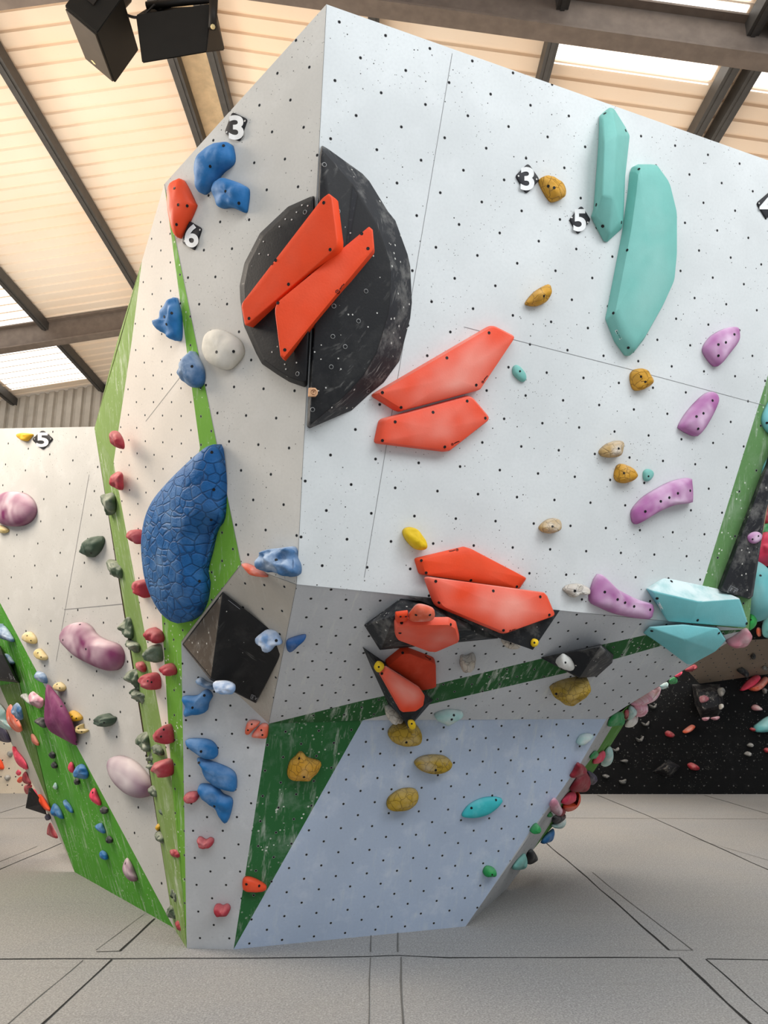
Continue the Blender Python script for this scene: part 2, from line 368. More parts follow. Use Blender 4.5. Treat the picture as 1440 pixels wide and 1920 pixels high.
# padded carpet: a gently rippled sheet
nx, ny = 60, 60
vs = [V((-13 + 27 * i / nx, 1 + 14.5 * j / ny, 0)) for j in range(ny + 1) for i in range(nx + 1)]
fs = [(j*(nx+1)+i, j*(nx+1)+i+1, (j+1)*(nx+1)+i+1, (j+1)*(nx+1)+i) for j in range(ny) for i in range(nx)]
floor = tag(obj('floor', mesh('floor', vs, fs), m_carpet), kind='structure')
floor['label'] = 'grey carpeted landing mats'
m_seam = simple('seam_dark', '2b2a29', .9); m_seam2 = simple('seam_soft', '6b6965', .9)
def seam(s, w, mat):
    q = pts(s); vs = []; fs = []; k = 0; P3 = []
    for a, b in zip(q, q[1:]):
        for i in range(6): P3.append(fl(a[0] + (b[0]-a[0])*i/6, a[1] + (b[1]-a[1])*i/6))
    P3.append(fl(*q[-1]))
    for k, p in enumerate(P3):
        d = (P3[min(k+1, len(P3)-1)] - P3[max(k-1, 0)]).normalized(); tt = V((-d.y, d.x, 0))
        wob = tt * (noise.noise(p * 1.7) * .012) + V((0, 0, .003)); ww = w * (.75 + .5 * noise.noise(p * 3.1))
        vs += [p + wob - tt * ww / 2, p + wob + tt * ww / 2]
        if k: fs.append((2*k-2, 2*k-1, 2*k+1, 2*k))
    obj('mat_seam', mesh('mat_seam', vs, fs), mat, floor)
for s, w, d in (('-60,1799 210,1798 480,1797 690,1794', .016, 1), ('690,1794 745,1792 840,1796 1275,1796', .014, 1), ('1325,1798 1500,1801', .014, 1),
    ('155,1801 10,1925', .008, 0), ('210,1800 76,1924', .016, 1), ('290,1723 225,1784', .018, 1), ('225,1784 180,1785', .012, 0), ('270,1715 180,1782', .006, 0),
    ('695,1796 690,1924', .008, 0), ('752,1795 755,1924', .012, 0), ('696,1745 695,1785', .01, 0), ('746,1745 746,1785', .01, 0),
    ('1023,1580 1100,1645 1255,1782', .016, 1), ('1110,1636 1190,1700 1300,1782', .009, 0), ('1255,1782 1300,1782', .006, 0), ('1275,1797 1410,1924', .02, 1), ('1325,1799 1450,1908', .011, 1),
    ('1055,1534 1500,1536', .014, 1), ('1120,1491 1225,1534 1500,1658', .016, 1), ('1300,1572 1450,1616', .008, 0), ('1320,1491 1450,1529', .016, 1),
    ('-40,1535 85,1534', .014, 1), ('-10,1527 50,1509', .014, 1), ('-20,1624 70,1587', .009, 0), ('-20,1639 116,1581', .016, 1)):
    seam(s, w, m_seam if d else m_seam2)

# ------------------------------------------------------------------ roof
RX, RH, RSL = -.298 * 6.9, 6.9 + 1.6, .17
rz = lambda x: RH - RSL * abs(x - RX)
t = NT('roof_sheet'); tc = t.n('ShaderNodeTexCoord').outputs['Object']
c = t.mix(t.ramp(t.noise(tc, .5, 3), .3, .7), lin('f0d8bf'), lin('f3e6d6'))
m_roof = t.out(t.mix(t.ramp(t.noise(tc, 30, 2), .62, .8, 0, .08), c, lin('a98e72')), .6)
per = .225; prof = [(0, 0), (.160, 0), (.170, .028), (.215, .028), (.225, 0)]
def sheet(x0, x1, y0, y1, dz, mat, name):
    vs = []; fs = []; n = int((y1 - y0) / per); cols = []
    for k in range(n):
        for q, (dy, h) in enumerate(prof[:-1]): cols.append((y0 + k * per + dy, h))
    cols.append((y0 + n * per, 0))
    for y, h in cols: vs += [V((x0, y, rz(x0) + h + dz)), V((x1, y, rz(x1) + h + dz))]
    for k in range(len(cols) - 1): fs.append((2*k, 2*k+1, 2*k+3, 2*k+2))
    return obj(name, mesh(name, vs, fs), mat)
s1 = sheet(-12.5, RX, 1.5, 15, 0, m_roof, 'ceiling'); s2 = sheet(RX, 9, 1.5, 15, 0, m_roof, 'ceiling')
for s in (s1, s2): tag(s, kind='structure')
s1['label'] = 'peach corrugated roof sheets left of the ridge'; s2['label'] = 'peach corrugated roof sheets right of the ridge'
# ridge flashing
o = obj('trim_1', mesh('trim_1', [V((RX-.22, 1.5, rz(RX-.22)-.03)), V((RX, 1.5, RH-.03)), V((RX+.22, 1.5, rz(RX+.22)-.03)), V((RX-.22, 15, rz(RX-.22)-.03)), V((RX, 15, RH-.03)), V((RX+.22, 15, rz(RX+.22)-.03))], [(0,1,4,3),(1,2,5,4)]), simple('ridge_cap', 'dcc29c', .6))
tag(o, 'plain ridge flashing between the two middle purlins', kind='structure')
m_steel = simple('painted_steel', '776b62', .55); m_purl = simple('purlin_steel', '474543', .5, .4)
ti = 2
for x in (RX - .22, RX + .22, -3.98, -5.75, -7.5, -9.2, -.1, 1.62, 3.32, 3.52, 5.1):
    w = .055; z = rz(x) - .03
    vs = []
    for y in (1.5, 15):
        for dx, dz in ((-w, 0), (w, 0), (w, -.16), (w-.012, -.16), (w-.012, -.02), (-w+.012, -.02), (-w+.012, -.16), (-w, -.16)): vs.append(V((x+dx, y, z+dz)))
    # closed box section with a lip
    vs = [V((x+dx, y, z+dz)) for y in (1.5, 15) for dx, dz in ((-w, 0), (w, 0), (w, -.15), (.35*w, -.15), (.35*w, -.165), (-.35*w, -.165), (-.35*w, -.15), (-w, -.15))]
    n = 8; fs = [tuple(range(n)), tuple(range(n, 2*n))] + [(i, (i+1) % n, n+(i+1) % n, n+i) for i in range(n)]
    o = tag(obj('trim_%d' % ti, mesh('trim', vs, fs), m_purl), kind='structure'); ti += 1
def rafter(y0, depth, fw):
    global ti
    for x0, x1 in ((-12.5, RX), (RX, 9)):
        vs = []; tw = .016; tf = .022; hw = fw / 2
        pr = [(-hw, 0), (hw, 0), (hw, -tf), (tw/2, -tf), (tw/2, -depth+tf), (hw, -depth+tf), (hw, -depth), (-hw, -depth), (-hw, -depth+tf), (-tw/2, -depth+tf), (-tw/2, -tf), (-hw, -tf)]
        for x in (x0, x1): vs += [V((x, y0 + a, rz(x) - .03 + b)) for a, b in pr]
        n = len(pr); fs = [tuple(range(n)), tuple(range(n, 2*n))] + [(i, (i+1) % n, n+(i+1) % n, n+i) for i in range(n)]
        tag(obj('trim_%d' % ti, mesh('trim', vs, fs), m_steel), kind='structure'); ti += 1
rafter(5.72, .42, .19); rafter(11.95, .42, .19)
# skylights: thin translucent sheets lit by the sky outside
t = NT('skylight_sheet'); tc = t.n('ShaderNodeTexCoord').outputs['Object']
t.out(lin('fffaf0'), .5); t.b.inputs['Emission Color'].default_value = (1, .975, .93, 1); t.b.inputs['Emission Strength'].default_value = 1.6
m_sky = t.m
def skylight(k, x0, x1, y0, y1):
    o = sheet(x0, x1, y0, y1, -.012, m_sky, 'window_%d' % k); tag(o, kind='structure')
skylight(1, 1.68, 3.25, 4.9, 6.7); skylight(2, 3.6, 5.0, 4.9, 6.7)
skylight(3, -7.45, -5.85, 10.2, 12.2); skylight(4, -7.4, -5.85, 12.7, 14.35); skylight(5, -9.1, -7.6, 12.7, 14.35)
# end wall cladding with vertical ribs
t = NT('cladding'); m_clad = t.out(t.mix(t.ramp(t.noise(t.n('ShaderNodeTexCoord').outputs['Object'], 4, 3), .3, .7), lin('a39b90'), lin('b5ada2')), .5)
vs = []; fs = []; x = -12.5; k = 0
while x < 9:
    for dx, dy in ((0, 0), (.10, 0), (.12, .06), (.17, .06)):
        X = x + dx; zt = min(rz(X), 99) - .02
        vs += [V((X, 14.6 + dy, 2.6)), V((X, 14.6 + dy, zt))]
        if k: fs.append((2*k-2, 2*k-1, 2*k+1, 2*k))
        k += 1
    x += .19
tag(obj('wall_back', mesh('wall_back', vs, fs), m_clad), 'grey vertically ribbed cladding of the end wall', kind='structure')
o = box('trim_30', V((-1.75, 14.5, 4.55)), V((10.7, 0, 0)), V((0, .05, 0)), V((0, 0, .07)), simple('pale_trim', 'd8d0c4', .6)); tag(o, kind='structure')
# ------------------------------------------------------------------ hold builders
def resample(q, n, smooth):
    m = len(q); out = []
    if smooth:
        fine = []
        for i in range(m):
            p0, p1, p2, p3 = (V(q[(i + k) % m]) for k in (-1, 0, 1, 2))
            for j in range(10):
                u = j / 10
                fine.append(.5 * ((2*p1) + (p2-p0)*u + (2*p0-5*p1+4*p2-p3)*u*u + (3*p1-p0-3*p2+p3)*u**3))
    else:
        fine = []
        for i in range(m):
            p0, p1, p2 = V(q[i-1]), V(q[i]), V(q[(i+1) % m])
            r = .16 if smooth is False else .1
            l0, l2 = (p0-p1).length, (p2-p1).length; k = min(l0, l2) * r
            a = p1 + (p0-p1).normalized() * k if l0 else p1; b = p1 + (p2-p1).normalized() * k if l2 else p1
            for j in range(4):
                u = j / 3; fine.append(a*(1-u)**2 + p1*2*u*(1-u) + b*u*u)
    f = fine + [fine[0]]; ds = [0]
    for a, b in zip(f, f[1:]): ds.append(ds[-1] + (b-a).length)
    if not smooth: return [tuple(p) for p in fine]
    k = 0
    for i in range(n):
        t = ds[-1] * i / n
        while ds[k+1] < t: k += 1
        u = (t - ds[k]) / max(1e-9, ds[k+1] - ds[k]); out.append(tuple(f[k].lerp(f[k+1], u)))
    used = set()
    for i in range(m):      # keep the pointed corners of the outline
        p1 = V(q[i]); a_, b_ = V(q[i-1]) - p1, V(q[(i+1) % m]) - p1
        if a_.length and b_.length and a_.angle(b_) < math.radians(112):
            j = min((j for j in range(n) if j not in used), key=lambda j: (V(out[j]) - p1).length)
            used.add(j); out[j] = tuple(V(out[j]).lerp(p1, .85))
    return out
BVH = {}
def surface(o, px):
    r = ray(*px).normalized(); inv = o['_org']; org = V(inv)
    loc, nor, idx, d = BVH[o.name].ray_cast(EYE - org, r)
    return (None, None) if loc is None else (loc + org, nor if nor.dot(r) < 0 else -nor)
m_hole = simple('bolt_socket', '131315', .5); m_rim = simple('bolt_rim', '8d8d8b', .45, .5, .3); m_screw = simple('screw_head', 'd8d6d0', .4, .5, .2)
def bolt(o, px, r=.011, rim=False, name='bolt_hole'):
    p, n = surface(o, px)
    if p is None: return
    org = V(o['_org']); x = n.orthogonal().normalized(); y = n.cross(x)
    vs = []; fs = []; mi = []; K = 12
    rr = ((r*1.45, .0), (r*1.3, .0022), (r, .0026), (r*.82, .0008)) if rim else ((r*1.15, .0), (r, .0016), (r*.8, .0012))
    for R, h in rr: vs += [p + x*math.cos(2*math.pi*i/K)*R + y*math.sin(2*math.pi*i/K)*R + n*(h+.0006) for i in range(K)]
    for k in range(len(rr)-1):
        for i in range(K):
            fs.append((k*K+i, k*K+(i+1) % K, (k+1)*K+(i+1) % K, (k+1)*K+i)); mi.append(1 if rim and k < 2 else 0)
    fs.append(tuple((len(rr)-1)*K+i for i in range(K))); mi.append(0)
    b = obj(name, mesh(name, vs, fs, org=org, mats=mi), [m_hole if name == 'bolt_hole' else m_screw, m_rim], o)
    if name != 'bolt_hole': b.data.materials[1] = m_screw
    return b
def decal(o, name, polys, mat, lift=.0012, label=None):
    org = V(o['_org']); vs = []; fs = []
    for q in polys:
        k = len(vs); ok = True; ps = []
        for px in q:
            p, n = surface(o, px)
            if p is None: ok = False; break
            ps.append(p + n * lift)
        if ok: vs += ps; fs.append(tuple(range(k, k + len(ps))))
    if not fs: return
    d = obj(name, mesh(name, vs, fs, org=org), mat, o)
    if label: d['label'] = label
    return d
def finish(o, org, label, cat, group):
    o.location = org; o['_org'] = tuple(org); tag(o, label, cat, group)
    me = o.data; BVH[o.name] = BVHTree.FromPolygons([v.co.copy() for v in me.vertices], [tuple(f.vertices) for f in me.polygons])
    return o
class Plain:
    pass
def hold(fac, mat, q, h, label, group, prof='r', hs=.25, bump=.0, bolts=None, name='climbing_hold', cat='climbing hold', seed=0, n=None, rings=None, spine=None, rimw=.012, dent=None, sink=.0):
    pl = fac if isinstance(fac, Plane) else FAC[fac]
    cx = sum(p[0] for p in q) / len(q); cy = sum(p[1] for p in q) / len(q)
    sz = max(max(p[0] for p in q) - min(p[0] for p in q), max(p[1] for p in q) - min(p[1] for p in q))
    n = n or (44 if sz > 60 else 32 if sz > 25 else 22); rings = rings or (8 if sz > 60 else 6 if sz > 20 else 5)
    q2 = resample(q, n, prof == 'r'); n = len(q2)
    if sum((V(a).cross(V(b))) for a, b in zip([q2[i] for i in range(n)], [q2[(i+1) % n] for i in range(n)])) > 0: q2 = q2[::-1]
    c0 = pl.hit(cx, cy); view = (EYE - c0).normalized(); cosv = pl.n.dot(view)
    if cosv < .42 and prof == 'r':
        nv = (pl.n * .55 + view).normalized(); vp = Plain(); R = sz / 2 * zc(c0) / F
        a0 = c0 + pl.n * R * .45
        ring = []
        for x, y in q2:
            r = ray(x, y); p = EYE + r * (nv.dot(a0 - EYE) / nv.dot(r))
            if pl.dist(p) < .006: p = pl.hit(x, y, .006)
            ring.append(p)
        base = [p - pl.n * (pl.dist(p) - .0015) for p in ring]
        ctr = sum(ring, V()) / n
        base = [b.lerp(ctr - pl.n * (pl.dist(ctr) - .0015), .12) for b in base]
        if h is None: h = R * .9
    else:
        nv = pl.n
        if h is None: h = sz * zc(c0) / F * .38
        ring = [pl.hit(x, y, h * hs) for x, y in q2]
        base = [p - pl.n * (pl.dist(p) - .0012 + sink) for p in ring]
        ctr = sum(ring, V()) / n
    vs = list(base) + list(ring)
    lev = []
    if prof == 'r':
        for k in range(1, rings):
            a = k / rings * math.pi / 2; lev.append((math.cos(a) ** .75, math.sin(a)))
        top = 1.0
    elif prof == 'f':     # plate with softly rounded rim and slightly domed face
        R = sum((p - ctr).length for p in ring) / n
        lev = [(1 - rimw*.35/R, .45), (1 - rimw/R, .72), (1 - 2.2*rimw/R, .8), (.55, .93), (.25, .99)]; top = 1.0
    elif prof == 'b':     # box with bevelled rim and flat face
        R = sum((p - ctr).length for p in ring) / n
        lev = [(1 - rimw/R, .9), (1 - 1.7*rimw/R, 1.0), (.5, 1.0)]; top = 1.0
    h1 = h * (1 - hs)
    for s, t in lev:
        for i, p in enumerate(ring):
            cc = ctr
            if spine: cc = min(spine, key=lambda z: (z - p).length)
            w = cc + (p - cc) * s + nv * h1 * t
            vs.append(w)
    vs.append(ctr + nv * h1 * top)
    if bump:
        m = n if prof == 'r' else n * 2
        for i in range(m, len(vs)):
            p = vs[i]; k = noise.noise(p * (2.2 / max(.05, sz * zc(c0) / F)) + V((seed * 3.1, seed, 0))) + .5 * noise.noise(p * (5 / max(.05, sz * zc(c0) / F)) + V((seed, 0, seed * 2.0)))
            edge = .35 if i < 2 * n else 1.0
            vs[i] = p + nv * k * bump * h * edge + (p - ctr) * (noise.noise(p * 20 + V((seed, 5, 1))) * bump * .12 if i >= 2 * n else 0)
    if dent:
        for dx, dy, dr, dd in dent:
            pd = pl.hit(dx, dy, h * .8); rr = dr * zc(pd) / F
            for i in range(2 * n, len(vs)):
                k = (vs[i] - pd); k = (k - pl.n * k.dot(pl.n)).length / rr
                if k < 1: vs[i] = vs[i] - nv * h * dd * (1 - k * k) ** 2
    for i in range(2 * n, len(vs)):
        dd = pl.dist(vs[i])
        if dd < .004: vs[i] = vs[i] + pl.n * (.004 - dd)
    K = 2 + len(lev); fs = [tuple(range(n))[::-1]]
    for k in range(K - 1):
        for i in range(n): fs.append((k*n+i, k*n+(i+1) % n, (k+1)*n+(i+1) % n, (k+1)*n+i))
    tip = len(vs) - 1
    for i in range(n): fs.append(((K-1)*n+i, (K-1)*n+(i+1) % n, tip))
    org = sum(base, V()) / n
    me = mesh(name, vs, fs, True, org)
    at = me.attributes.new('dome', 'FLOAT', 'POINT')
    dv = [0.0] * (2 * n) + [1 - s_ for s_, t_ in lev for _ in range(n)] + [1.0]
    at.data.foreach_set('value', dv)
    o = obj(name, me, MATS[mat]); finish(o, org, label, cat, group)
    if prof != 'r':
        me.set_sharp_from_angle(angle=math.radians(38))
    if bolts is None: bolts = [(cx, cy)] if sz > 15 else []
    for b in bolts: bolt(o, b, min(.0078, max(.0055, .05 * sz * zc(c0) / F)))
    return o
def solid(fac, mat, P_, F_, label, group=None, name='climbing_volume', cat='climbing volume', bev=.006, smooth=False, bolts=(), rim=True, sub=0):
    """faceted volume: each vertex is (x, y, height off the panel)"""
    pl = fac if isinstance(fac, Plane) else FAC[fac]
    vs = [pl.hit(x, y, max(h, .0012)) for x, y, h in P_]
    org = sum(vs, V()) / len(vs); org = org - pl.n * pl.dist(org)
    me = mesh(name, vs, F_, False, org)
    if bev:
        bm = bmesh.new(); bm.from_mesh(me)
        bmesh.ops.remove_doubles(bm, verts=bm.verts, dist=.0005)
        ed = [e for e in bm.edges if len(e.link_faces) == 2 and e.calc_face_angle(0) > .12]
        bmesh.ops.bevel(bm, geom=ed, offset=bev, segments=3, profile=.5, affect='EDGES', clamp_overlap=True)
        bm.to_mesh(me); bm.free()
        for f in me.polygons: f.use_smooth = True
        me.set_sharp_from_angle(angle=math.radians(32))
    o = obj(name, me, MATS[mat]); finish(o, org, label, cat, group)
    for b in bolts: bolt(o, b, .009, rim)
    return o
def prismfaces(n):   # base 0..n-1, top n..2n-1
    return [tuple(range(n))] + [(i, (i+1) % n, n+(i+1) % n, n+i) for i in range(n)]

# hold colours
for nm, hx, ch, kw in (('orange', 'f04a1c', .2, dict(chalkhex='f58a70', rough=.5, cs=2.5, soft=.06, dirt=.12)), ('orange_chalky', 'ee4a24', .62, dict(chalkhex='f9b0a0', rough=.55, cs=2.6, soft=.06, dirt=.12)), ('orange_dull', 'd23c18', .12, dict(chalkhex='e08a70')),
    ('coral', 'ee6a48', .35, {}), ('teal', '7abdb3', .3, dict(chalkhex='b4d8d0', cs=3.0, soft=.08, dirt=.12)), ('teal_chalky', '70c0c4', .4, dict(chalkhex='d0ecec', cs=3.0, soft=.08, dirt=.12)), ('cyan', '3fc3c9', .15, {}), ('mint', 'a8d6d2', .6, {}),
    ('purple', 'ad629f', .7, dict(chalkhex='ecd0e6', cs=6.0, soft=.03, dirt=.3)), ('plum', '742759', .68, dict(chalkhex='e6d3d9', cs=4.0, soft=.05, dirt=.2)), ('plum_white', '6d3c62', .95, dict(chalkhex='dfd5d7', cs=3.0, soft=.12, dirt=.15)), ('plum_dark', '7a3260', .2, dict(chalkhex='c58aae')),
    ('yellow', 'd9a920', .2, {}), ('yellow_crack', 'd29a2c', .22, dict(kind='crack', chalkhex='e2d2b4')), ('yellow_worn', 'c2a066', .62, dict(kind='crack', chalkhex='ddd3c6')), ('mustard', 'b8962a', .2, dict(kind='crack')), ('mustard_chalky', 'b8962a', .55, dict(kind='crack', chalkhex='bdb8b4')), ('bright_yellow', 'f0c818', .05, {}), ('pale_yellow', 'd9c283', .35, {}), ('sand', 'cfc4b4', .6, dict(kind='crack')),
    ('blue', '2271b0', .25, dict(chalkhex='c4d6e8')), ('blue_chalky', '3f6f9f', .55, dict(chalkhex='dbe6f2')), ('blue_white', '7fa6d6', .85, dict(chalkhex='f0f3f8')), ('blue_deep', '1d5490', .15, {}), ('blue_shell', '165f9e', .25, dict(kind='shell', chalkhex='a6c4dd', dirt=.4)),
    ('red', 'ac303d', .32, dict(chalkhex='e3b3b0')), ('crimson', '9c2434', .12, {}), ('hot_pink', 'ee3f62', .12, {}), ('pink_chalky', 'dd93a8', .6, dict(chalkhex='f2dfe4')), ('dusty_pink', 'c07684', .45, {}),
    ('sage', '4b5d49', .55, dict(chalkhex='bdbfae')), ('forest', '3d5244', .25, dict(chalkhex='b4bbae')), ('green', '2c9a52', .2, {}), ('lime_green', '35c35c', .1, {}), ('charcoal', '26282c', .2, {}), ('indigo', '3b3350', .15, {}), ('cream', 'dcd6c8', .25, {}), ('white', 'dad9d2', .6, {}), ('grey', '7d7e7c', .4, {}), ('faint', '4a4d4e', .3, {})):
    holdmat(nm, hx, ch, **({'rough': .62} | kw))
holdmat('black', '161618', .22, .62, 'black'); holdmat('black_scuffed', '26272b', 1.0, .6, 'black'); holdmat('black_brown', '5a4f44', .9, .65, 'black'); holdmat('black_dusty', '15171b', .7, .6, 'black')
# ------------------------------------------------------------------ number plates
m_plate = simple('plate_black', '26262a', .5); m_digit = simple('digit_white', 'f4f4f2', .5)
def plate(fac, corners, ch, box_, label, scr):
    q = pts(corners)
    o = hold(fac, 'charcoal', q, .012, label, 'numbered route plates', prof='b', hs=.5, bolts=[], name='number_plate', cat='number plate', rimw=.003)
    o.data.materials.clear(); o.data.materials.append(m_plate)
    cu = bpy.data.curves.new('digit', 'FONT'); cu.body = ch; cu.offset = .028; cu.resolution_u = 6
    to = bpy.data.objects.new('digit', cu); COL.objects.link(to)
    bpy.context.view_layer.update()
    me = bpy.data.meshes.new_from_object(to.evaluated_get(bpy.context.evaluated_depsgraph_get()))
    bpy.data.objects.remove(to)
    xs = [v.co.x for v in me.vertices]; ys = [v.co.y for v in me.vertices]
    x0, y0, x1, y1 = box_; pl = FAC[fac]; org = V(o['_org'])
    for v in me.vertices:
        u = (v.co.x - min(xs)) / (max(xs) - min(xs)); w = (v.co.y - min(ys)) / (max(ys) - min(ys))
        v.co = pl.hit(x0 + (x1 - x0) * u, y1 + (y0 - y1) * w, .0145) - org
    me.name = 'digit'; obj('digit', me, m_digit, o)
    for s in pts(scr): bolt(o, s, .005, False, 'screw')
plate('LE', '436,210 464,223 449,266 421,250', '3', (429, 216, 457, 262), 'black number plate reading 3 high above the blue holds on the left face', '459,227 425,248')
plate('LE', '355,414 379,428 365,470 341,455', '6', (346, 420, 372, 464), 'black number plate reading 6 below the orange hold on the left face', '375,431 346,452')
plate('MA', '990,306 1012,337 987,364 966,330', '3', (976, 313, 1002, 357), 'black number plate reading 3 left of the top yellow hold', '972,330 1006,336')
plate('MA', '1090,385 1108,413 1084,440 1067,412', '5', (1075, 392, 1099, 434), 'black number plate reading 5 beside the tall teal hold', '1072,408 1102,417')
plate('MA', '1446,357 1464,386 1436,411 1418,381', '4', (1424, 363, 1455, 405), 'black number plate reading 4 cut off by the right edge', '1423,381')
plate('LW', '80,806 100,823 80,844 60,824', '5', (68, 811, 91, 838), 'black number plate reading 5 on the grey wall at far left', '65,823 95,823')

# ------------------------------------------------------------------ the round black volume in two halves
outer = [(603,272),(613,277),(680,325),(693,339),(728,396),(742,413),(765,477),(770,500),(773,567),(770,597),(757,647),(750,677),(720,718),(693,740),(660,770),(580,804),(575,800),(578,740),(588,560),(599,290)]
inner = [(604,280),(608,286),(660,345),(672,364),(705,420),(715,445),(730,490),(732,510),(731,560),(727,590),(712,640),(705,662),(680,705),(660,728),(636,752),(583,796),(580,790),(583,740),(593,560),(601,295)]
n = len(outer)
moonR = solid('MA', 'black', [(x, y, 0) for x, y in outer] + [(x, y, .13 if 2 < i < 15 else .10) for i, (x, y) in enumerate(inner)] + [(640, 540, .135)],
    prismfaces(n) + [(n+i, n+(i+1) % n, 2*n) for i in range(n)], 'right half of the big round black volume, with a grey scuffed rim', 'round black volume in two halves', bev=.008,
    bolts=pts('608,309 634,396 686,546 672,602 626,574 624,631 647,650 621,688 586,768 690,733'))
moonR.data.materials.append(MATS['black_scuffed'])
for f in moonR.data.polygons:
    if f.normal.dot(MA.n) < .86: f.material_index = 1
for s in pts('657,437 672,470 700,480 650,520 661,590 707,587 690,613 639,692 611,727 622,764 640,770 590,660'): bolt(moonR, s, .004, False, 'screw')
outL = [(590,367),(583,368),(540,387),(487,437),(458,493),(449,535),(450,562),(457,611),(480,663),(491,683),(520,703),(543,717),(572,727),(577,722),(583,600),(591,400)]
inL = [(586,374),(582,376),(543,394),(493,442),(465,496),(457,536),(458,562),(464,606),(485,656),(495,675),(522,695),(544,708),(569,717),(573,714),(579,600),(587,400)]
n = len(outL)
moonL = solid('LE', 'black', [(x, y, 0) for x, y in outL] + [(x, y, .10) for x, y in inL], prismfaces(n) + [tuple(range(n, 2*n))],
    'left half of the big round black volume, on the warm grey left face', 'round black volume in two halves', bev=.008, bolts=pts('572,398 558,701 470,470'))
for s in pts('566,385 577,386 556,398 535,411 524,425 547,412 494,453 486,476 503,478 510,660 536,692 556,680 534,683'): bolt(moonL, s, .004, False, 'screw')
# orange plates bridging the two halves
mp = Plane(moonL.location + LE.n * .1, MA.hit(630, 466, .14), MA.hit(600, 580, .14))
def orange(fac, s, h, label, bolts, mat='orange', group='orange plate holds', prof='f', hs=.15, **kw):
    return hold(fac, mat, pts(s), h, label, group, prof=prof, hs=hs, bolts=pts(bolts), **kw)
def restplane(q, objs, lift):
    """plane a plate rests on: fitted to the volumes below it, raised until nothing pokes through"""
    smp = []; cx = sum(x for x, y in q) / len(q); cy = sum(y for x, y in q) / len(q)
    for a, b in zip(q, q[1:] + q[:1]):
        for i in range(6):
            for k in (.98, .7, .4):
                x = cx + (a[0] + (b[0]-a[0])*i/6 - cx)*k; y = cy + (a[1] + (b[1]-a[1])*i/6 - cy)*k
                zs = [zc(p) for p, n in (surface(o, (x, y)) for o in objs) if p is not None]
                if zs: smp.append((x, y, 1 / min(zs)))
    import mathutils
    A_ = [[0]*3 for _ in range(3)]; B_ = [0]*3
    for x, y, w in smp:
        r = (1, (x-cx)/100, (y-cy)/100)
        for i in range(3):
            B_[i] += r[i]*w
            for k in range(3): A_[i][k] += r[i]*r[k]
    c = mathutils.Matrix(A_).inverted() @ V(B_)
    off = max(w - (c[0] + c[1]*(x-cx)/100 + c[2]*(y-cy)/100) for x, y, w in smp)
    f = lambda x, y: P(x, y, 1 / (c[0] + off + c[1]*(x-cx)/100 + c[2]*(y-cy)/100) - lift)
    return Plane(f(cx, cy), f(cx+100, cy), f(cx, cy+100))
bpy.context.view_layer.update()
MO = restplane(pts('606,371 617,363 623,369 635,463 460,613 452,572'), (moonR, moonL), .002)
MO2 = restplane(pts('692,425 699,431 702,466 532,672 526,668 514,572'), (moonR, moonL), .002)
o1 = orange(MO, '606,371 617,363 623,369 635,463 460,613 452,572', .03, 'long orange plate, the upper left one crossing the round black volume', '607,380 619,468 541,533 467,597 517,488', sink=.05, hs=.75, rimw=.006)
o2 = orange(MO2, '692,425 699,431 702,466 532,672 526,668 514,572', .03, 'long orange plate, the lower right one crossing the round black volume', '678,438 690,466 599,500 521,568 534,656', sink=.05, hs=.75, rimw=.006)
m_logo = simple('print_dark', '4a0f08', .6); m_white = simple('print_white', 'eef4f2', .6); m_grey = simple('print_grey', '8f9094', .6)
def ringp(cx, cy, r0, r1, n=12):
    q = []
    for i in range(n):
        a, b = 2*math.pi*i/n, 2*math.pi*(i+1)/n
        q.append([(cx+r0*math.cos(a), cy+r0*math.sin(a)), (cx+r1*math.cos(a), cy+r1*math.sin(a)), (cx+r1*math.cos(b), cy+r1*math.sin(b)), (cx+r0*math.cos(b), cy+r0*math.sin(b))])
    return q
def bar(x0, y0, x1, y1, w):
    d = V((x1-x0, y1-y0)).normalized(); t = V((-d.y, d.x)) * w / 2
    return [(x0+t.x, y0+t.y), (x1+t.x, y1+t.y), (x1-t.x, y1-t.y), (x0-t.x, y0-t.y)]
def smalllogo(o, x, y, r, x1, y1):
    d = V((x1 - x, y1 - y)); u = d.normalized(); q = ringp(x, y, r*.62, r, 10) + [bar(x-r*.3, y+r*.1, x+r*.35, y-r*.25, r*.5)]
    L_ = d.length; k = r * 1.35
    while k < L_:
        seg = min(1.5, L_ - k); t = V((-u.y, u.x)) * (.25 if int(k) % 2 else -.25)
        q.append(bar(x + u.x*k + t.x, y + u.y*k + t.y, x + u.x*(k+seg) + t.x, y + u.y*(k+seg) + t.y, 1.7)); k += 1.7
    decal(o, 'logo', q, m_logo, label='small dark printed logo')
smalllogo(o2, 633, 547, 4.2, 645, 532)
smalllogo(o1, 517, 488, 2.5, 507, 500)
o3 = orange('MA', '694,741 920,609 964,631 897,731 893,733 748,772 739,769', .085, 'long slanting orange plate right of the round black volume, upper of a pair', '717,736 752,764 838,671 893,722 917,624', mat='orange_chalky', rimw=.02)
smalllogo(o3, 905, 716, 2.4, 914, 704)
o4 = orange('MA', '711,786 880,740 918,785 840,846 831,847 701,831', .08, 'shorter orange plate under the long slanting one on the main face', '717,826 741,791 812,773 876,752 834,838 910,784', mat='orange_chalky', rimw=.02)
smalllogo(o4, 848, 833, 2.4, 861, 827)
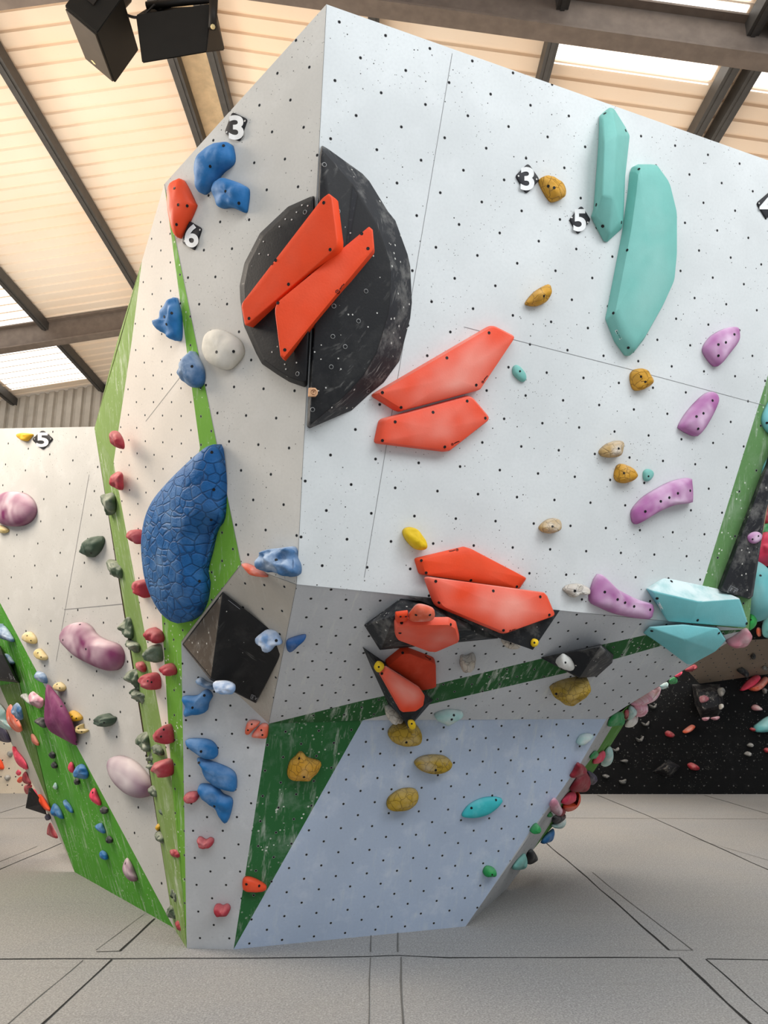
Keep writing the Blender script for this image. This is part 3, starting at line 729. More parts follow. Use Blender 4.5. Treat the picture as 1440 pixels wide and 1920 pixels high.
# bottom edge of the main face
va = solid('MA', 'black_dusty', [(766,1117,.0),(806,1121,0),(1050,1144,0),(1047,1147,0),(940,1140,0),
    (772,1120,.06),(806,1121,.09),(1049,1145,.13),(999,1219,.16),(936,1197,.14),(830,1145,.10)],
    [(0,1,2,3,4), (0,1,6,5), (1,2,7,6), (2,3,8,7), (3,4,9,8), (4,0,5,10,9), (5,6,10), (6,7,8,9,10)], 'black pointed volume hanging from the bottom edge of the main face', 'black volumes under the edge', bev=.004)
o6 = None
PV = Plane(MA.hit(806,1100,.09), MA.hit(1040,1140,.13), MA.hit(940,1188,.14))
o5 = orange('MA', '777,1047 870,1025 881,1028 986,1083 971,1105 786,1077', .075, 'orange plate above the bottom edge of the main face, upper of two', '790,1051 799,1074 883,1088 969,1100 978,1075', rimw=.02)
smalllogo(o5, 857, 1031, 2.6, 842, 1034)
o6 = orange(PV, '794,1080 1017,1110 1023,1116 1039,1154 944,1188 938,1187 815,1136', .075, 'largest orange plate over the bottom edge, bolted to the pointed black volume', '817,1090 823,1130 925,1108 1013,1119 1030,1153 944,1182', mat='orange_chalky', rimw=.02)
smalllogo(o6, 957, 1183, 2.2, 968, 1179)
hold(PV, 'bright_yellow', pts('996,1203 999,1198 1005,1198 1009,1203 1006,1211 1000,1213 996,1209'), .03, 'tiny yellow foothold on the tip of the pointed black volume', 'yellow footholds on black volumes', bolts=[(1002,1205)])
vb = solid('UR', 'black_dusty', [(751,1122,0),(682,1172,0),(712,1219,0),(936,1197,0),(880,1140,0),(738,1155,.20),(716,1214,.10),(870,1175,.19),(912,1196,.05),(806,1140,.14)],
    [(0,1,2,3,4),(0,1,5),(1,2,6,5),(2,3,8,6),(3,4,8),(4,0,9),(0,5,9),(4,9,7),(4,7,8),(5,7,9),(5,6,8,7)], 'black faceted volume with orange holds under the edge of the main face', 'black volumes under the edge', bev=.004)
vb.data.materials.append(MATS['black_scuffed'])
for f in vb.data.polygons:
    if f.normal.x < -.35: f.material_index = 1
PB = Plane(UR.hit(738,1155,.2), UR.hit(716,1214,.10), UR.hit(870,1175,.19))
orange(PB, '739,1163 770,1160 841,1159 855,1167 862,1194 816,1214 803,1213 740,1189', .06, 'chalky orange plate in the middle of the faceted black volume', '753,1168 750,1187 845,1171', mat='orange_chalky', group=None)
hold(PB, 'orange', pts('741,1149 765,1146 765,1160 741,1163'), .035, 'small square orange foothold on the faceted black volume', None, prof='f', bolts=pts('751,1156 761,1156'))
hold(PB, 'coral', pts('766,1159 773,1145 786,1135 812,1143 813,1157 790,1160'), .05, 'fan-shaped coral hold above the chalky orange plate', None, bolts=pts('780,1153 806,1153'))
hold('UR', 'sand', pts('941,1201 957,1198 975,1206 972,1212 955,1213 945,1209'), .05, 'worn sandy hold half hidden behind the tip of the pointed black volume', None)
o9 = orange('UR', '751,1216 764,1215 816,1235 817,1281 811,1284 787,1289 720,1241', .06, 'dark orange plate on the shaded underside behind the black spike', '755,1224', mat='orange_dull')
smalllogo(o9, 806, 1236, 2.2, 797, 1230)
vc = solid('UR', 'black_dusty', [(679,1212,0),(720,1240,0),(812,1313,0),(789,1340,0),(766,1360,0),(727,1319,0),(697,1254,0),
    (708,1248,.11),(790,1293,.12),(797,1321,.16),(752,1341,.20),(766,1366,.17),(812,1313,.05)],
    [(0,1,2,3,4,5,6),(0,1,7),(1,8,7),(1,2,12,8),(2,3,4,11,12),(8,12,9),(9,12,11),(4,5,10,11),(5,6,10),(6,7,10),(0,7,6),(7,8,9,10),(9,11,10)], 'black spike-shaped volume pointing down across the dark green stripe', 'black volumes under the edge', bev=.003)
PC = Plane(UR.hit(708,1248,.11), UR.hit(790,1293,.12), UR.hit(752,1341,.20))
orange(PC, '723,1248 786,1288 795,1302 792,1321 777,1332 751,1334 711,1263', .04, 'chalky orange plate on the black spike-shaped volume', '716,1263', mat='orange_chalky')
hold(PC, 'bright_yellow', pts('702,1250 709,1240 719,1244 718,1252 709,1260 704,1257'), .035, 'small yellow foothold near the upper tip of the black spike', 'yellow footholds on black volumes')
hold(PC, 'bright_yellow', pts('766,1352 773,1350 778,1354 777,1364 770,1367 766,1361'), .035, 'small yellow foothold at the lower point of the black spike', 'yellow footholds on black volumes', bolts=[(772,1357)])
vd = solid('UR', 'black_dusty', [(1013,1233,0),(1127,1208,0),(1151,1228,0),(1148,1243,0),(1120,1268,0),(1086,1272,0),(1125,1213,.20),(1087,1270,.17)],
    [(0,1,2,3,4,5),(0,1,6),(1,2,6),(0,6,7),(0,7,5),(5,7,4),(6,2,3),(6,3,4,7)], 'black wedge volume at the right end of the dark green stripe', 'black volumes under the edge', bev=.003)
vd.data.materials.append(MATS['black_scuffed'])
for f in vd.data.polygons:
    if f.normal.x > .35: f.material_index = 1
PD = Plane(UR.hit(1013,1233,0), UR.hit(1125,1213,.2), UR.hit(1087,1270,.17))
hold(PD, 'white', pts('1042,1240 1050,1230 1057,1228 1070,1237 1077,1253 1068,1256 1058,1252'), .05, 'chalk-white pinch on the black wedge volume', None, bump=.3)
dia = solid('UL', 'black', [(417,1109,0),(341,1208,0),(394,1275,0),(480,1319,0),(540,1206,0),(418,1110,.02),(343,1208,.02),(396,1272,.22),(478,1318,.05),(538,1206,.03)],
    [(0,1,2,3,4),(0,1,6,5),(1,2,7,6),(2,3,8,7),(3,4,9,8),(4,0,5,9),(5,6,7),(5,7,8,9)], 'big black diamond-shaped volume on the left underside', 'black volumes under the edge', bev=.006, bolts=(), )
dia.data.materials.append(MATS['black_brown'])
for f in dia.data.polygons:
    if f.normal.x < -.45 and f.area > .01: f.material_index = 1
PDi = Plane(UL.hit(418,1110,.02), UL.hit(396,1272,.22), UL.hit(538,1206,.03))
def framelogo(o, q, mat, k=3):
    q = [V(p) for p in q]; L_ = [bar(*q[i], *q[(i+1) % 4], .9) for i in range(4)]
    for i in range(k):
        a = q[0].lerp(q[1], (i + .25) / k); b = q[3].lerp(q[2], (i + .75) / k); c = q[0].lerp(q[1], (i + .85) / k); d = q[3].lerp(q[2], (i + .2) / k)
        a, b = a.lerp(b, .2), b.lerp(a, .2); c, d = c.lerp(d, .2), d.lerp(c, .2)
        L_ += [bar(*a, *b, 1.0), bar(*c, *d, 1.0)]
    decal(o, 'logo', L_, mat, label='small printed maker mark in a frame')
framelogo(dia, pts('431,1118 453,1136 450,1142 428,1125'), m_grey)
framelogo(dia, pts('472,1302 484,1308 481,1314 470,1309'), m_grey, 2)
framelogo(vb, pts('687,1171 705,1160 701,1172 690,1182'), m_grey, 2)
hold(PDi, 'blue_white', pts('478,1198 490,1187 501,1181 520,1185 529,1202 527,1208 516,1211 507,1221 495,1221 491,1212 480,1208'), .07, 'chalk-covered pale blue hold at the right corner of the black diamond', None, bump=.5, bolts=[(518,1201)])
hold('UR', 'blue_deep', pts('538,1203 555,1195 574,1192 560,1205 545,1219 538,1218'), .05, 'dark blue spike just right of the black diamond', None, bolts=[])
hold(PDi, 'blue_white', pts('400,1280 410,1277 428,1278 440,1286 437,1300 420,1299 403,1293'), .06, 'chalk-white pale blue hold at the bottom edge of the black diamond', None, bump=.5, bolts=[])
hold('CO', 'blue_chalky', pts('367,1277 376,1271 389,1279 402,1283 401,1292 382,1286'), .06, 'small blue spike with a white tip left under the black diamond', None, bolts=[])
# teal macros
t1 = solid('MA', 'teal', [(1122,217,0),(1142,200,0),(1151,202,0),(1173,237,0),(1182,254,0),(1173,333,0),(1170,413,0),(1167,430,0),(1138,456,0),(1130,454,0),(1106,407,0),(1112,390,0),(1121,267,0),
    (1129,222,.05),(1143,208,.05),(1152,213,.055),(1157,253,.13),(1150,370,.13),(1143,440,.06),(1132,268,.12),(1129,365,.12),(1115,405,.05),(1172,258,.05),(1163,415,.05)],
    [tuple(range(13)),(0,1,14,13),(1,2,15,14),(2,3,16,15),(3,4,22,16),(4,5,22),(5,6,23,22),(6,7,23),(7,8,18,23),(8,9,18),(9,10,21,18),(10,11,21),(11,12,19,20,21),(12,0,13,19),(13,14,15,16,19),(16,17,20,19),(16,22,23,17),(17,23,18),(17,18,21,20)],
    'tall ridged teal hold at the upper right, left of a bigger one', 'teal macro holds', name='climbing_hold', cat='climbing hold', bev=.012, bolts=pts('1134,213 1118,384 1130,424 1165,417 1173,245'), rim=False)
outl = pts('1188,312 1196,308 1225,308 1248,340 1262,397 1262,480 1257,533 1237,577 1200,643 1181,667 1174,666 1155,640 1138,597 1142,578 1170,433 1180,360 1184,322')
t2 = hold('MA', 'teal', outl, .10, 'largest teal hold, a tall curved slab at the upper right', 'teal macro holds', prof='f', hs=.2, rimw=.035, bolts=pts('1198,317 1176,469 1150,587 1178,652'))
decal(t2, 'logo', [bar(1155,619,1164,636,4.6)], m_white, label='small white printed maker mark'); decal(t2, 'logo_letters', [bar(1156.3,620,1156.6,622.5,2), bar(1157.6,624,1158.3,625.5,2.2), bar(1159.6,628,1161.5,628.3,.8), bar(1160.6,630.3,1162.7,630.2,.8), bar(1161.8,632.8,1163.8,632.3,.8)], simple('print_teal', '2e6f6b'), lift=.0024)
decal(t1, 'logo', [bar(1154,213,1167,228,2.2)], m_white, label='small white printed maker mark')
t3 = solid('MA', 'teal_chalky', [(1210,1103,0),(1243,1083,0),(1260,1083,0),(1357,1105,0),(1387,1120,0),(1395,1150,0),(1394,1158,0),(1293,1158,0),(1253,1155,0),(1222,1120,0),
    (1223,1108,.10),(1310,1128,.16),(1385,1122,.12),(1403,1170,.10),(1397,1178,.09),(1293,1169,.08),(1252,1166,.06)],
    [tuple(range(10)),(0,1,10),(1,2,3,11,10),(3,4,12,11),(4,5,13,12),(5,6,14,13),(6,7,15,14),(7,8,16,15),(8,9,16),(9,0,10,16),(10,11,15,16),(11,12,13,14,15)],
    'wide teal ledge hold with a chalk-white top at the lower right corner', 'teal macro holds', name='climbing_hold', cat='climbing hold', bev=.01, bolts=pts('1259,1090 1232,1122 1308,1163 1400,1169'), rim=False)
holdmat('teal_white', '8fd0d0', .95, .6, chalkhex='eaf5f4'); t3.data.materials.append(MATS['teal_white'])
for f in t3.data.polygons:
    if f.normal.z > .3: f.material_index = 1
framelogo(t3, pts('1233,1131 1236,1129 1243,1142 1240,1144'), m_white, 1)
t4 = solid('UR', 'teal_chalky', [(1205,1187,0),(1217,1174,0),(1280,1170,0),(1347,1177,0),(1362,1200,0),(1343,1220,0),(1297,1235,0),(1288,1236,0),(1247,1213,0),
    (1208,1187,.03),(1219,1176,.05),(1280,1171,.09),(1346,1178,.10),(1360,1200,.10),(1342,1221,.12),(1297,1246,.13),(1288,1246,.13),(1246,1214,.08),(1284,1200,.16)],
    prismfaces(9) + [(9+i, 9+(i+1) % 9, 18) for i in range(9)], 'teal bowl-shaped hold hanging under the wide teal ledge', 'teal macro holds', name='climbing_hold', cat='climbing hold', bev=.008, bolts=pts('1348,1187 1222,1183'), rim=False)
# black volume on the right edge
ve = solid('MA', 'black_scuffed', [(1345,1103,0),(1445,842,0),(1470,790,0),(1470,840,0),(1436,960,0),(1412,1118,0),(1405,1124,0),(1352,1108,.07),(1446,856,.08),(1466,806,.08),(1432,960,.08),(1408,1116,.08),(1402,1121,.08)],
    [(0,1,2,3,4,5,6),(0,1,8,7),(1,2,9,8),(2,3,9),(3,4,10,9),(4,5,11,10),(5,6,12,11),(6,0,7,12),(7,8,9,10,11,12)], 'long black scuffed volume along the right edge beside the green strip', None, bev=.006)
PE = Plane(MA.hit(1352,1108,.07), MA.hit(1446,856,.08), MA.hit(1408,1116,.08))
framelogo(ve, pts('1370,1098 1384,1105 1377,1114 1364,1109'), m_grey, 2)
hold(PE, 'purple', pts('1402,1007 1409,999 1420,997 1428,1003 1426,1012 1416,1019 1406,1017'), .03, 'round purple foothold on the long black volume at the right edge', None, bolts=pts('1422,1005 1411,1011'))
# wooden maker tag on the round black volume
PM = Plane(MA.hit(580,760,.118), MA.hit(583,700,.118), MA.hit(640,740,.130))
tg = hold(PM, 'sand', pts('579,727 591,727 596,732 596,739 592,744 578,744'), .02, 'small pale wooden tag with a round emblem on the round black volume', None, prof='b', hs=.6, bolts=[], name='wooden_tag', cat='tag', rimw=.002)
tg.data.materials.clear(); tg.data.materials.append(simple('tag_wood', 'd9a77e', .7))
decal(tg, 'emblem', ringp(588, 735, 4.6, 5.2, 16) + [bar(584.5,732.5,591.5,732,.9), bar(586,735,591,734.6,.9), bar(586.5,737,588,733.5,.7), bar(586.4,738.6,587.6,739.6,1.2)], simple('burnt_brown', '70401f'))

# ------------------------------------------------------------------ big blue shell
hold('CR', 'blue_shell', pts('402,833 407,853 411,890 412,923 409,973 397,993 391,1015 387,1035 380,1060 378,1077 382,1093 380,1115 376,1133 363,1157 337,1169 313,1157 296,1132 284,1103 277,1073 273,1023 278,977 293,937 320,903 353,870 383,843'),
    .17, 'huge blue crackle-textured hold on the cream face, the biggest hold on the block', None, hs=.3, n=72, rings=16, bolts=pts('397,848 401,918 396,975 374,1090'), dent=[(386,1030,80,1.1)])
# ------------------------------------------------------------------ all the other holds: panel, colour, height, bumpiness | label | outline | bolt holes
DATA = '''
# blue holds of the left face and column
LE blue .09 .25 | blue rounded hold at the top of the left face under the plate reading 3 | 370,320 380,290 400,272 427,267 434,277 435,303 413,323 400,343 382,362 370,355 | 419,273 394,312
LE blue .08 .25 | blue blocky hold just below right of the topmost blue hold | 400,353 407,340 430,337 457,347 464,358 460,393 455,397 433,388 410,388 402,367 | 423,359 448,381
LE blue_chalky .12 .6 | pale blue hold with curved grooves at the lower corner of the left face | 492,1042 503,1031 528,1027 545,1025 551,1032 552,1046 558,1060 557,1077 541,1082 518,1073 503,1072 495,1062 | 518,1050
CR blue .09 .4 | blue hold with three hollows, upper of two on the cream face | 322,557 328,563 335,593 335,633 328,639 313,627 302,620 293,605 305,597 308,577 | 322,587 308,594 312,608
CR blue_chalky .09 .3 | chalky blue hold on the green strip edge, lower of two on the cream face | 357,658 367,670 377,693 377,717 368,727 353,720 340,702 345,680 | 360,687
CO blue .07 .3 | blue ray-shaped hold at the top of the column under the black diamond | 342,1307 368,1305 382,1295 391,1295 398,1306 391,1319 388,1333 374,1339 362,1339 347,1344 344,1337 347,1325 | 361,1327 383,1304
CO blue .07 .2 | blue fin hold on the column, topmost of the three stacked fins | 347,1390 360,1386 390,1388 405,1400 407,1418 393,1423 377,1417 353,1400 | 377,1409
CO blue .08 .25 | blue fin hold on the column, middle of the three stacked fins | 369,1423 393,1428 437,1448 443,1477 437,1483 413,1477 390,1463 377,1437 | 373,1430
CO blue .08 .3 | blue fin hold on the column, lowest of the three stacked fins | 373,1473 403,1475 417,1490 433,1498 435,1513 427,1540 418,1538 403,1515 380,1497 | 402,1512
# orange and coral holds of the left face and column
LE orange .07 .1 | orange hold at the left tip of the left face above the plate reading 6 | 318,347 330,337 343,338 363,377 364,390 340,440 332,445 325,433 317,383 | 327,353 334,384 351,386 331,421
LE coral .05 .1 | thin orange fin at the bottom corner of the left face above the black diamond | 454,1057 466,1058 491,1071 500,1082 474,1079 464,1071 |
CO coral .05 .15 | coral hold at the right edge of the column, left of a touching pair | 464,1354 476,1351 487,1355 476,1367 466,1377 460,1373 | 472,1358 465,1369
CO coral .05 .15 | coral hold at the right edge of the column, right of a touching pair | 487,1360 497,1357 503,1362 501,1381 497,1384 474,1382 473,1377 | 490,1369 492,1378
SL orange .05 .1 | lone orange wedge on the green triangle near the floor | 456,1650 465,1645 482,1650 500,1662 494,1670 470,1671 456,1668 | 462,1658 486,1661
# cream hold
LE cream .07 .1 | smooth off-white hold on the left face beside the round black volume | 382,640 388,625 403,618 420,620 445,635 454,650 453,667 433,690 417,692 393,680 383,663 | 406,660 438,659
# yellow holds of the main face
MA yellow_crack .07 .2 | cracked yellow hold beside the plate reading 3 on the main face | 1013,335 1027,330 1050,340 1059,357 1057,370 1038,378 1028,370 1015,347 | 1028,349 1039,352
MA yellow_crack .07 .25 | cracked yellow hold left of the largest teal slab, pointed to upper right | 987,567 1003,547 1027,533 1032,540 1028,562 1010,573 992,572 | 1020,555
MA yellow_crack .07 .2 | cracked yellow hold just below the point of the largest teal slab | 1184,703 1193,692 1210,693 1223,710 1222,720 1200,732 1188,727 | 1202,706 1210,716
MA yellow_worn .07 .2 | chalky cracked yellow hold, upper of two close together left of the purple bars | 1126,845 1140,832 1160,826 1167,832 1163,853 1147,858 1130,855 | 1160,841
MA yellow_crack .07 .2 | cracked yellow hold, lower of two close together left of a small round teal one | 1154,890 1160,872 1173,871 1190,883 1190,897 1173,906 1158,902 | 1170,887
MA yellow_worn .07 .25 | cracked yellow hold alone right of the bright yellow one above the bottom edge | 1013,988 1027,975 1043,972 1052,980 1050,990 1033,1000 1018,997 | 1036,987
MA sand .06 .35 | bone-white chalked hold beside the lowest purple hold | 1057,1105 1067,1097 1087,1095 1103,1102 1103,1113 1085,1114 1073,1120 1063,1112 | 1078,1108
MA bright_yellow .09 .2 | bright yellow hold above the upper orange plate at the bottom edge | 757,998 763,990 777,990 790,1003 800,1020 797,1030 780,1030 763,1013 | 
# yellow holds of the underside and lower slab
UR sand .09 .35 | chalk-white and yellow hold in the middle of the grey underside | 866,1234 876,1234 888,1229 892,1235 882,1242 873,1257 864,1252 |
UR mustard .14 .2 | mustard tube-shaped hold low on the underside near its right end | 1034,1297 1048,1287 1075,1279 1103,1276 1100,1285 1080,1303 1060,1311 1043,1306 | 1043,1301
UR sand .08 .25 | chalky brown hold tucked behind the lower end of the black spike | 722,1330 732,1326 745,1330 755,1342 753,1352 735,1350 725,1342 |
SL mustard .10 .15 | round mustard hold at the top of the lower slab under the black spike | 729,1377 736,1364 750,1356 772,1355 785,1364 791,1380 785,1394 760,1398 737,1391 | 762,1392
SL mustard_chalky .08 .1 | oval mustard hold with grey chalk on its left half on the lower slab | 778,1432 790,1421 813,1417 836,1420 848,1432 838,1444 815,1450 790,1445 | 817,1444
SL mustard .08 .1 | egg-shaped mustard hold, lowest on the lower slab | 726,1510 731,1496 752,1482 775,1480 784,1487 781,1502 765,1516 742,1520 729,1517 | 
SL yellow_crack .09 .2 | yellow fan-shaped hold on the dark green triangle | 542,1460 543,1433 555,1420 562,1412 570,1413 577,1422 602,1430 597,1445 583,1458 577,1462 | 561,1422 570,1457
# purple holds of the main face
MA purple .07 .05 | purple hold at the right, uppermost of the purple ones on the main face | 1321,650 1335,630 1360,616 1380,613 1385,622 1383,640 1365,665 1350,683 1340,686 1323,665 | 1377,627 1361,642 1347,646 1347,667
MA purple .07 .05 | purple slanted hold, second from the top on the main face | 1275,797 1290,772 1313,747 1330,735 1343,738 1346,753 1328,790 1310,815 1300,817 1277,805 | 1336,751 1319,775 1306,781 1309,804
MA purple .08 .05 | purple curved bar rising to the right, third from the top on the main face | 1187,957 1205,935 1227,920 1260,903 1292,896 1297,903 1298,937 1293,943 1260,948 1227,963 1193,983 1188,977 | 1210,959 1239,940 1255,933 1271,925 1294,920
MA purple .09 .05 | purple curved bar falling to the right, lowest on the main face | 1108,1127 1113,1097 1123,1077 1133,1082 1153,1102 1193,1123 1223,1133 1222,1153 1213,1161 1160,1153 1127,1140 | 1134,1110 1158,1124 1172,1130 1189,1137 1219,1143
# small teal footholds
MA teal .03 .0 | small oval teal foothold right of the slanting orange plates | 962,689 968,684 976,689 985,701 986,712 980,716 970,710 962,700 | 975,696
MA teal .03 .0 | small round teal foothold right of the lower cracked yellow hold | 1207,885 1215,879 1224,884 1224,893 1216,902 1208,900 | 1216,893
MA teal_chalky .05 .0 | teal hold cut off by the right edge beside the green strip, upper of two | 1430,790 1434,770 1450,745 1460,780 1450,812 1438,808 | 1438,793
MA teal_chalky .05 .0 | teal hold cut off by the right edge at the black volume, lower of two | 1430,900 1434,872 1450,855 1454,905 1438,911 |
UR mint .07 .05 | pale mint fin on the underside just above the lower slab | 815,1343 840,1334 867,1337 863,1342 838,1357 830,1353 | 851,1341 847,1349
SL cyan .05 .02 | bright cyan leaf-shaped hold at the right of the lower slab | 867,1527 880,1510 903,1498 925,1495 941,1498 941,1504 930,1516 913,1527 890,1533 870,1532 | 884,1515 930,1500
SL mint .06 .1 | pale green white crimp at the top right corner of the lower slab | 1082,1392 1089,1380 1102,1376 1112,1379 1102,1387 1093,1395 1086,1396 |
# small green and red footholds of the lower slab and column
SL green .06 .2 | small green foothold near the bottom right of the lower slab | 907,1634 912,1626 921,1626 930,1632 928,1640 918,1642 908,1641 | 923,1640
SL green .06 .2 | small green foothold on the right edge of the lower slab above the black cube | 995,1560 1000,1550 1007,1545 1013,1552 1007,1560 |
RS green .04 .2 | tiny green foothold on the slim side face under the rose pink hold | 1026,1530 1032,1522 1036,1528 1030,1532 |
CO red .07 .2 | red foothold at the left edge of the column beside the lowest blue fin, chalky | 345,1493 353,1487 367,1486 373,1492 368,1502 355,1504 347,1501 |
CO red .07 .2 | red kidney foothold on the column below the blue fins | 370,1573 376,1571 385,1576 393,1572 400,1576 398,1585 388,1588 375,1586 |
CO red .07 .2 | red kidney foothold on the column, lowest near the floor | 402,1700 410,1697 417,1700 425,1697 431,1703 428,1713 418,1715 406,1713 |
# red footholds along the left arete
LG red .1 .2 | red foothold, topmost one high on the olive green left edge | 208,810 220,808 228,817 233,830 233,842 223,840 214,834 210,827 |
LG red .1 .2 | red foothold with a dark pocket, second from top on the olive edge | 210,893 216,887 222,884 230,888 231,903 231,918 223,918 215,914 210,907 |
CR red .08 .2 | red foothold on the cream face level with the middle of the huge blue hold | 246,996 257,993 264,1000 267,1012 266,1020 258,1018 250,1010 |
CR red .08 .2 | red foothold on the cream face beside the lower end of the huge blue hold | 252,1094 260,1088 270,1089 275,1097 276,1120 266,1116 256,1108 |
CR red .08 .2 | pale-topped red foothold on the cream face just below the huge blue hold | 276,1184 284,1177 292,1180 300,1187 303,1200 298,1206 288,1202 279,1195 |
LG red .08 .2 | small red foothold on the olive face beside a larger pink-topped red one | 256,1243 268,1240 274,1251 273,1260 265,1259 259,1253 |
CR red .1 .2 | large pink-topped red foothold straddling the olive face and the cream face | 269,1269 276,1263 290,1264 295,1278 294,1293 283,1289 273,1279 | 277,1277 284,1279
CR red .08 .2 | red foothold on the bright green strip left of the column | 307,1250 315,1244 322,1248 326,1256 326,1264 321,1267 311,1259 |
CR red .1 .2 | red foothold with two dark pockets at the thin end of the cream face | 296,1374 303,1364 313,1359 318,1372 319,1394 308,1390 299,1383 | 307,1368 302,1381
CR red .1 .2 | red foothold with a white chalky top, right under the two-pocket red one | 293,1434 300,1426 315,1426 319,1444 316,1456 301,1450 |
LG red .08 .2 | red foothold low on the olive strip level with the red kidney on the column | 322,1594 328,1588 336,1593 341,1606 335,1609 326,1604 | 332,1591
LG red .08 .2 | red curved foothold at the very bottom of the green strips near the floor | 331,1729 336,1723 341,1722 344,1733 349,1742 347,1746 339,1745 333,1738 |
# dark green footholds along the left arete
LG sage .1 .5 | grey green hold, topmost of the row on the olive green left edge | 190,930 203,925 212,924 217,940 216,960 204,966 198,950 |
LW forest .1 .3 | dark green hold on the grey wall left of the olive green edge | 152,1030 160,1018 170,1009 187,1005 191,1016 184,1033 170,1045 158,1039 | 171,1037
LG sage .1 .4 | grey green hold on the olive edge beside the lone dark green hold | 203,1050 215,1050 226,1060 230,1070 230,1085 215,1078 205,1064 |
LG sage .11 .5 | grey green lumpy hold right of the plum kidney, upper of two touching | 226,1174 237,1159 245,1156 250,1172 252,1197 240,1195 229,1184 |
LG sage .1 .5 | grey green hold right of the plum kidney, lower of two touching | 238,1208 244,1197 252,1200 262,1209 262,1224 250,1219 |
CR sage .09 .3 | grey green pointed hold on the cream face below the pink-topped red foothold | 279,1228 285,1211 296,1211 300,1232 297,1242 282,1236 |
LG sage .1 .5 | grey green hold on the olive edge left of the large red foothold | 236,1269 246,1256 260,1255 264,1276 264,1294 252,1284 |
LG sage .1 .5 | grey green flat-topped hold on the olive edge just below the large red foothold | 244,1297 255,1290 265,1297 274,1299 275,1317 269,1320 257,1311 |
LW forest .09 .3 | dark green round hold with a shiny bolt on the grey wall | 184,1350 190,1341 200,1338 207,1343 214,1346 210,1357 198,1363 188,1359 | 195,1355
LG sage .11 .5 | grey green wide hold on the olive strip left of the two-pocket red foothold | 257,1389 265,1375 280,1371 284,1390 286,1408 276,1407 262,1396 |
LG sage .08 .4 | small grey green hold just right of the wide grey green one | 285,1402 294,1394 304,1401 307,1416 297,1414 288,1406 |
LG sage .07 .4 | grey green hold left of the white-topped red foothold, upper of two | 276,1423 283,1415 290,1408 293,1421 290,1427 279,1427 |
LG sage .08 .4 | grey green hold left of the white-topped red foothold, lower of two | 277,1433 288,1428 293,1435 290,1443 280,1441 |
LG sage .08 .3 | grey green hold touching the lower right of the plum and white egg | 280,1478 289,1472 296,1482 297,1493 290,1493 282,1486 |
LG forest .06 .3 | small dark leaf hold on the olive strip below the plum and white egg | 299,1520 306,1515 315,1521 319,1535 310,1531 |
LG yellow .05 .2 | tiny mustard foothold on the edge of the olive strip | 293,1552 297,1544 301,1551 297,1558 |
LG sage .08 .4 | grey green curved hold just below the tiny mustard foothold | 292,1563 300,1557 309,1569 310,1581 303,1579 295,1570 |
LG sage .08 .5 | brownish grey lumpy hold low on the olive strip | 322,1674 327,1664 337,1672 339,1691 330,1685 323,1680 |
LG sage .08 .5 | grey green forked hold just above the lowest red curved foothold | 314,1711 322,1696 330,1711 331,1722 320,1719 |
# plum holds of the left wall
LW plum .12 .02 | plum oval hold cut off by the left edge high on the grey wall | -10,945 0,929 15,922 40,924 57,937 63,955 58,972 42,984 20,987 0,980 -10,968 |
LW plum .13 .02 | plum kidney hold with a chalky white middle on the grey wall | 115,1197 120,1180 133,1170 150,1167 165,1175 176,1190 193,1200 215,1208 225,1222 226,1240 220,1253 207,1258 183,1250 150,1233 127,1213 | 161,1217 150,1171 118,1200
LW plum_white .12 .0 | egg-shaped plum hold almost white with chalk on the grey wall | 205,1430 211,1419 230,1420 253,1433 273,1457 281,1477 277,1492 263,1496 243,1488 223,1470 210,1450 |
L2 plum_dark .13 .02 | big dark plum fin at the top of the bright green overhang | 89,1283 100,1293 120,1320 137,1357 145,1397 133,1392 110,1380 93,1368 85,1347 86,1315 | 115,1324 143,1391
L2 plum .08 .02 | plum leaf hold low on the bright green overhang | 238,1608 247,1620 253,1635 258,1650 247,1652 236,1641 231,1625 | 235,1619
# pale yellow footholds of the left wall
LW yellow .05 .3 | yellow bird-like hold left of the plate reading 5 on the grey wall | 32,815 43,812 60,814 55,822 50,827 40,825 |
LW pale_yellow .05 .1 | pale yellow foothold under the plum oval at the left edge | -5,985 5,986 15,993 11,999 0,998 |
LW pale_yellow .06 .1 | pale yellow foothold, uppermost of the slanting row along the green overhang | 44,1192 50,1185 58,1186 66,1197 65,1207 54,1205 45,1200 | 51,1192 58,1201
LW pale_yellow .06 .1 | pale yellow foothold, second of the slanting row along the green overhang | 67,1221 73,1216 82,1225 87,1233 84,1238 75,1236 68,1229 | 71,1224 77,1232
LW pale_yellow .06 .1 | pale yellow foothold, third of the slanting row right above the plum fin | 103,1284 110,1279 118,1284 121,1290 118,1296 110,1295 104,1290 | 107,1283 112,1290
LW yellow .06 .1 | deeper yellow foothold, fourth of the slanting row right of the plum fin | 131,1338 135,1332 145,1337 152,1345 149,1351 138,1352 132,1346 | 135,1343 143,1347
LW pale_yellow .06 .3 | pale yellow hooked foothold, last of the slanting row right of the plum fin | 144,1364 154,1357 155,1366 164,1370 153,1376 146,1371 | 147,1366 153,1372
# blue holds of the green overhang
L2 blue_chalky .1 .3 | chalky blue hold at the left edge, topmost on the green overhang | -5,1170 8,1173 16,1181 27,1199 25,1204 12,1200 -5,1193 |
L2 blue_chalky .1 .3 | chalky blue hold beside the black volume at the left edge | 1,1231 7,1226 16,1227 27,1241 25,1246 15,1245 5,1239 | 12,1236
L2 blue_chalky .1 .2 | blue hold with a pale top just above the tip of the big plum fin | 66,1265 72,1258 85,1264 90,1279 85,1281 70,1272 |
L2 blue .09 .3 | blue chunk in the middle of the green overhang beside a small red oval | 140,1447 145,1436 154,1432 161,1438 166,1452 162,1460 150,1458 141,1454 |
L2 blue .09 .2 | blue leaf hold at the left edge of the green overhang | 97,1519 102,1506 112,1515 120,1535 112,1532 100,1527 |
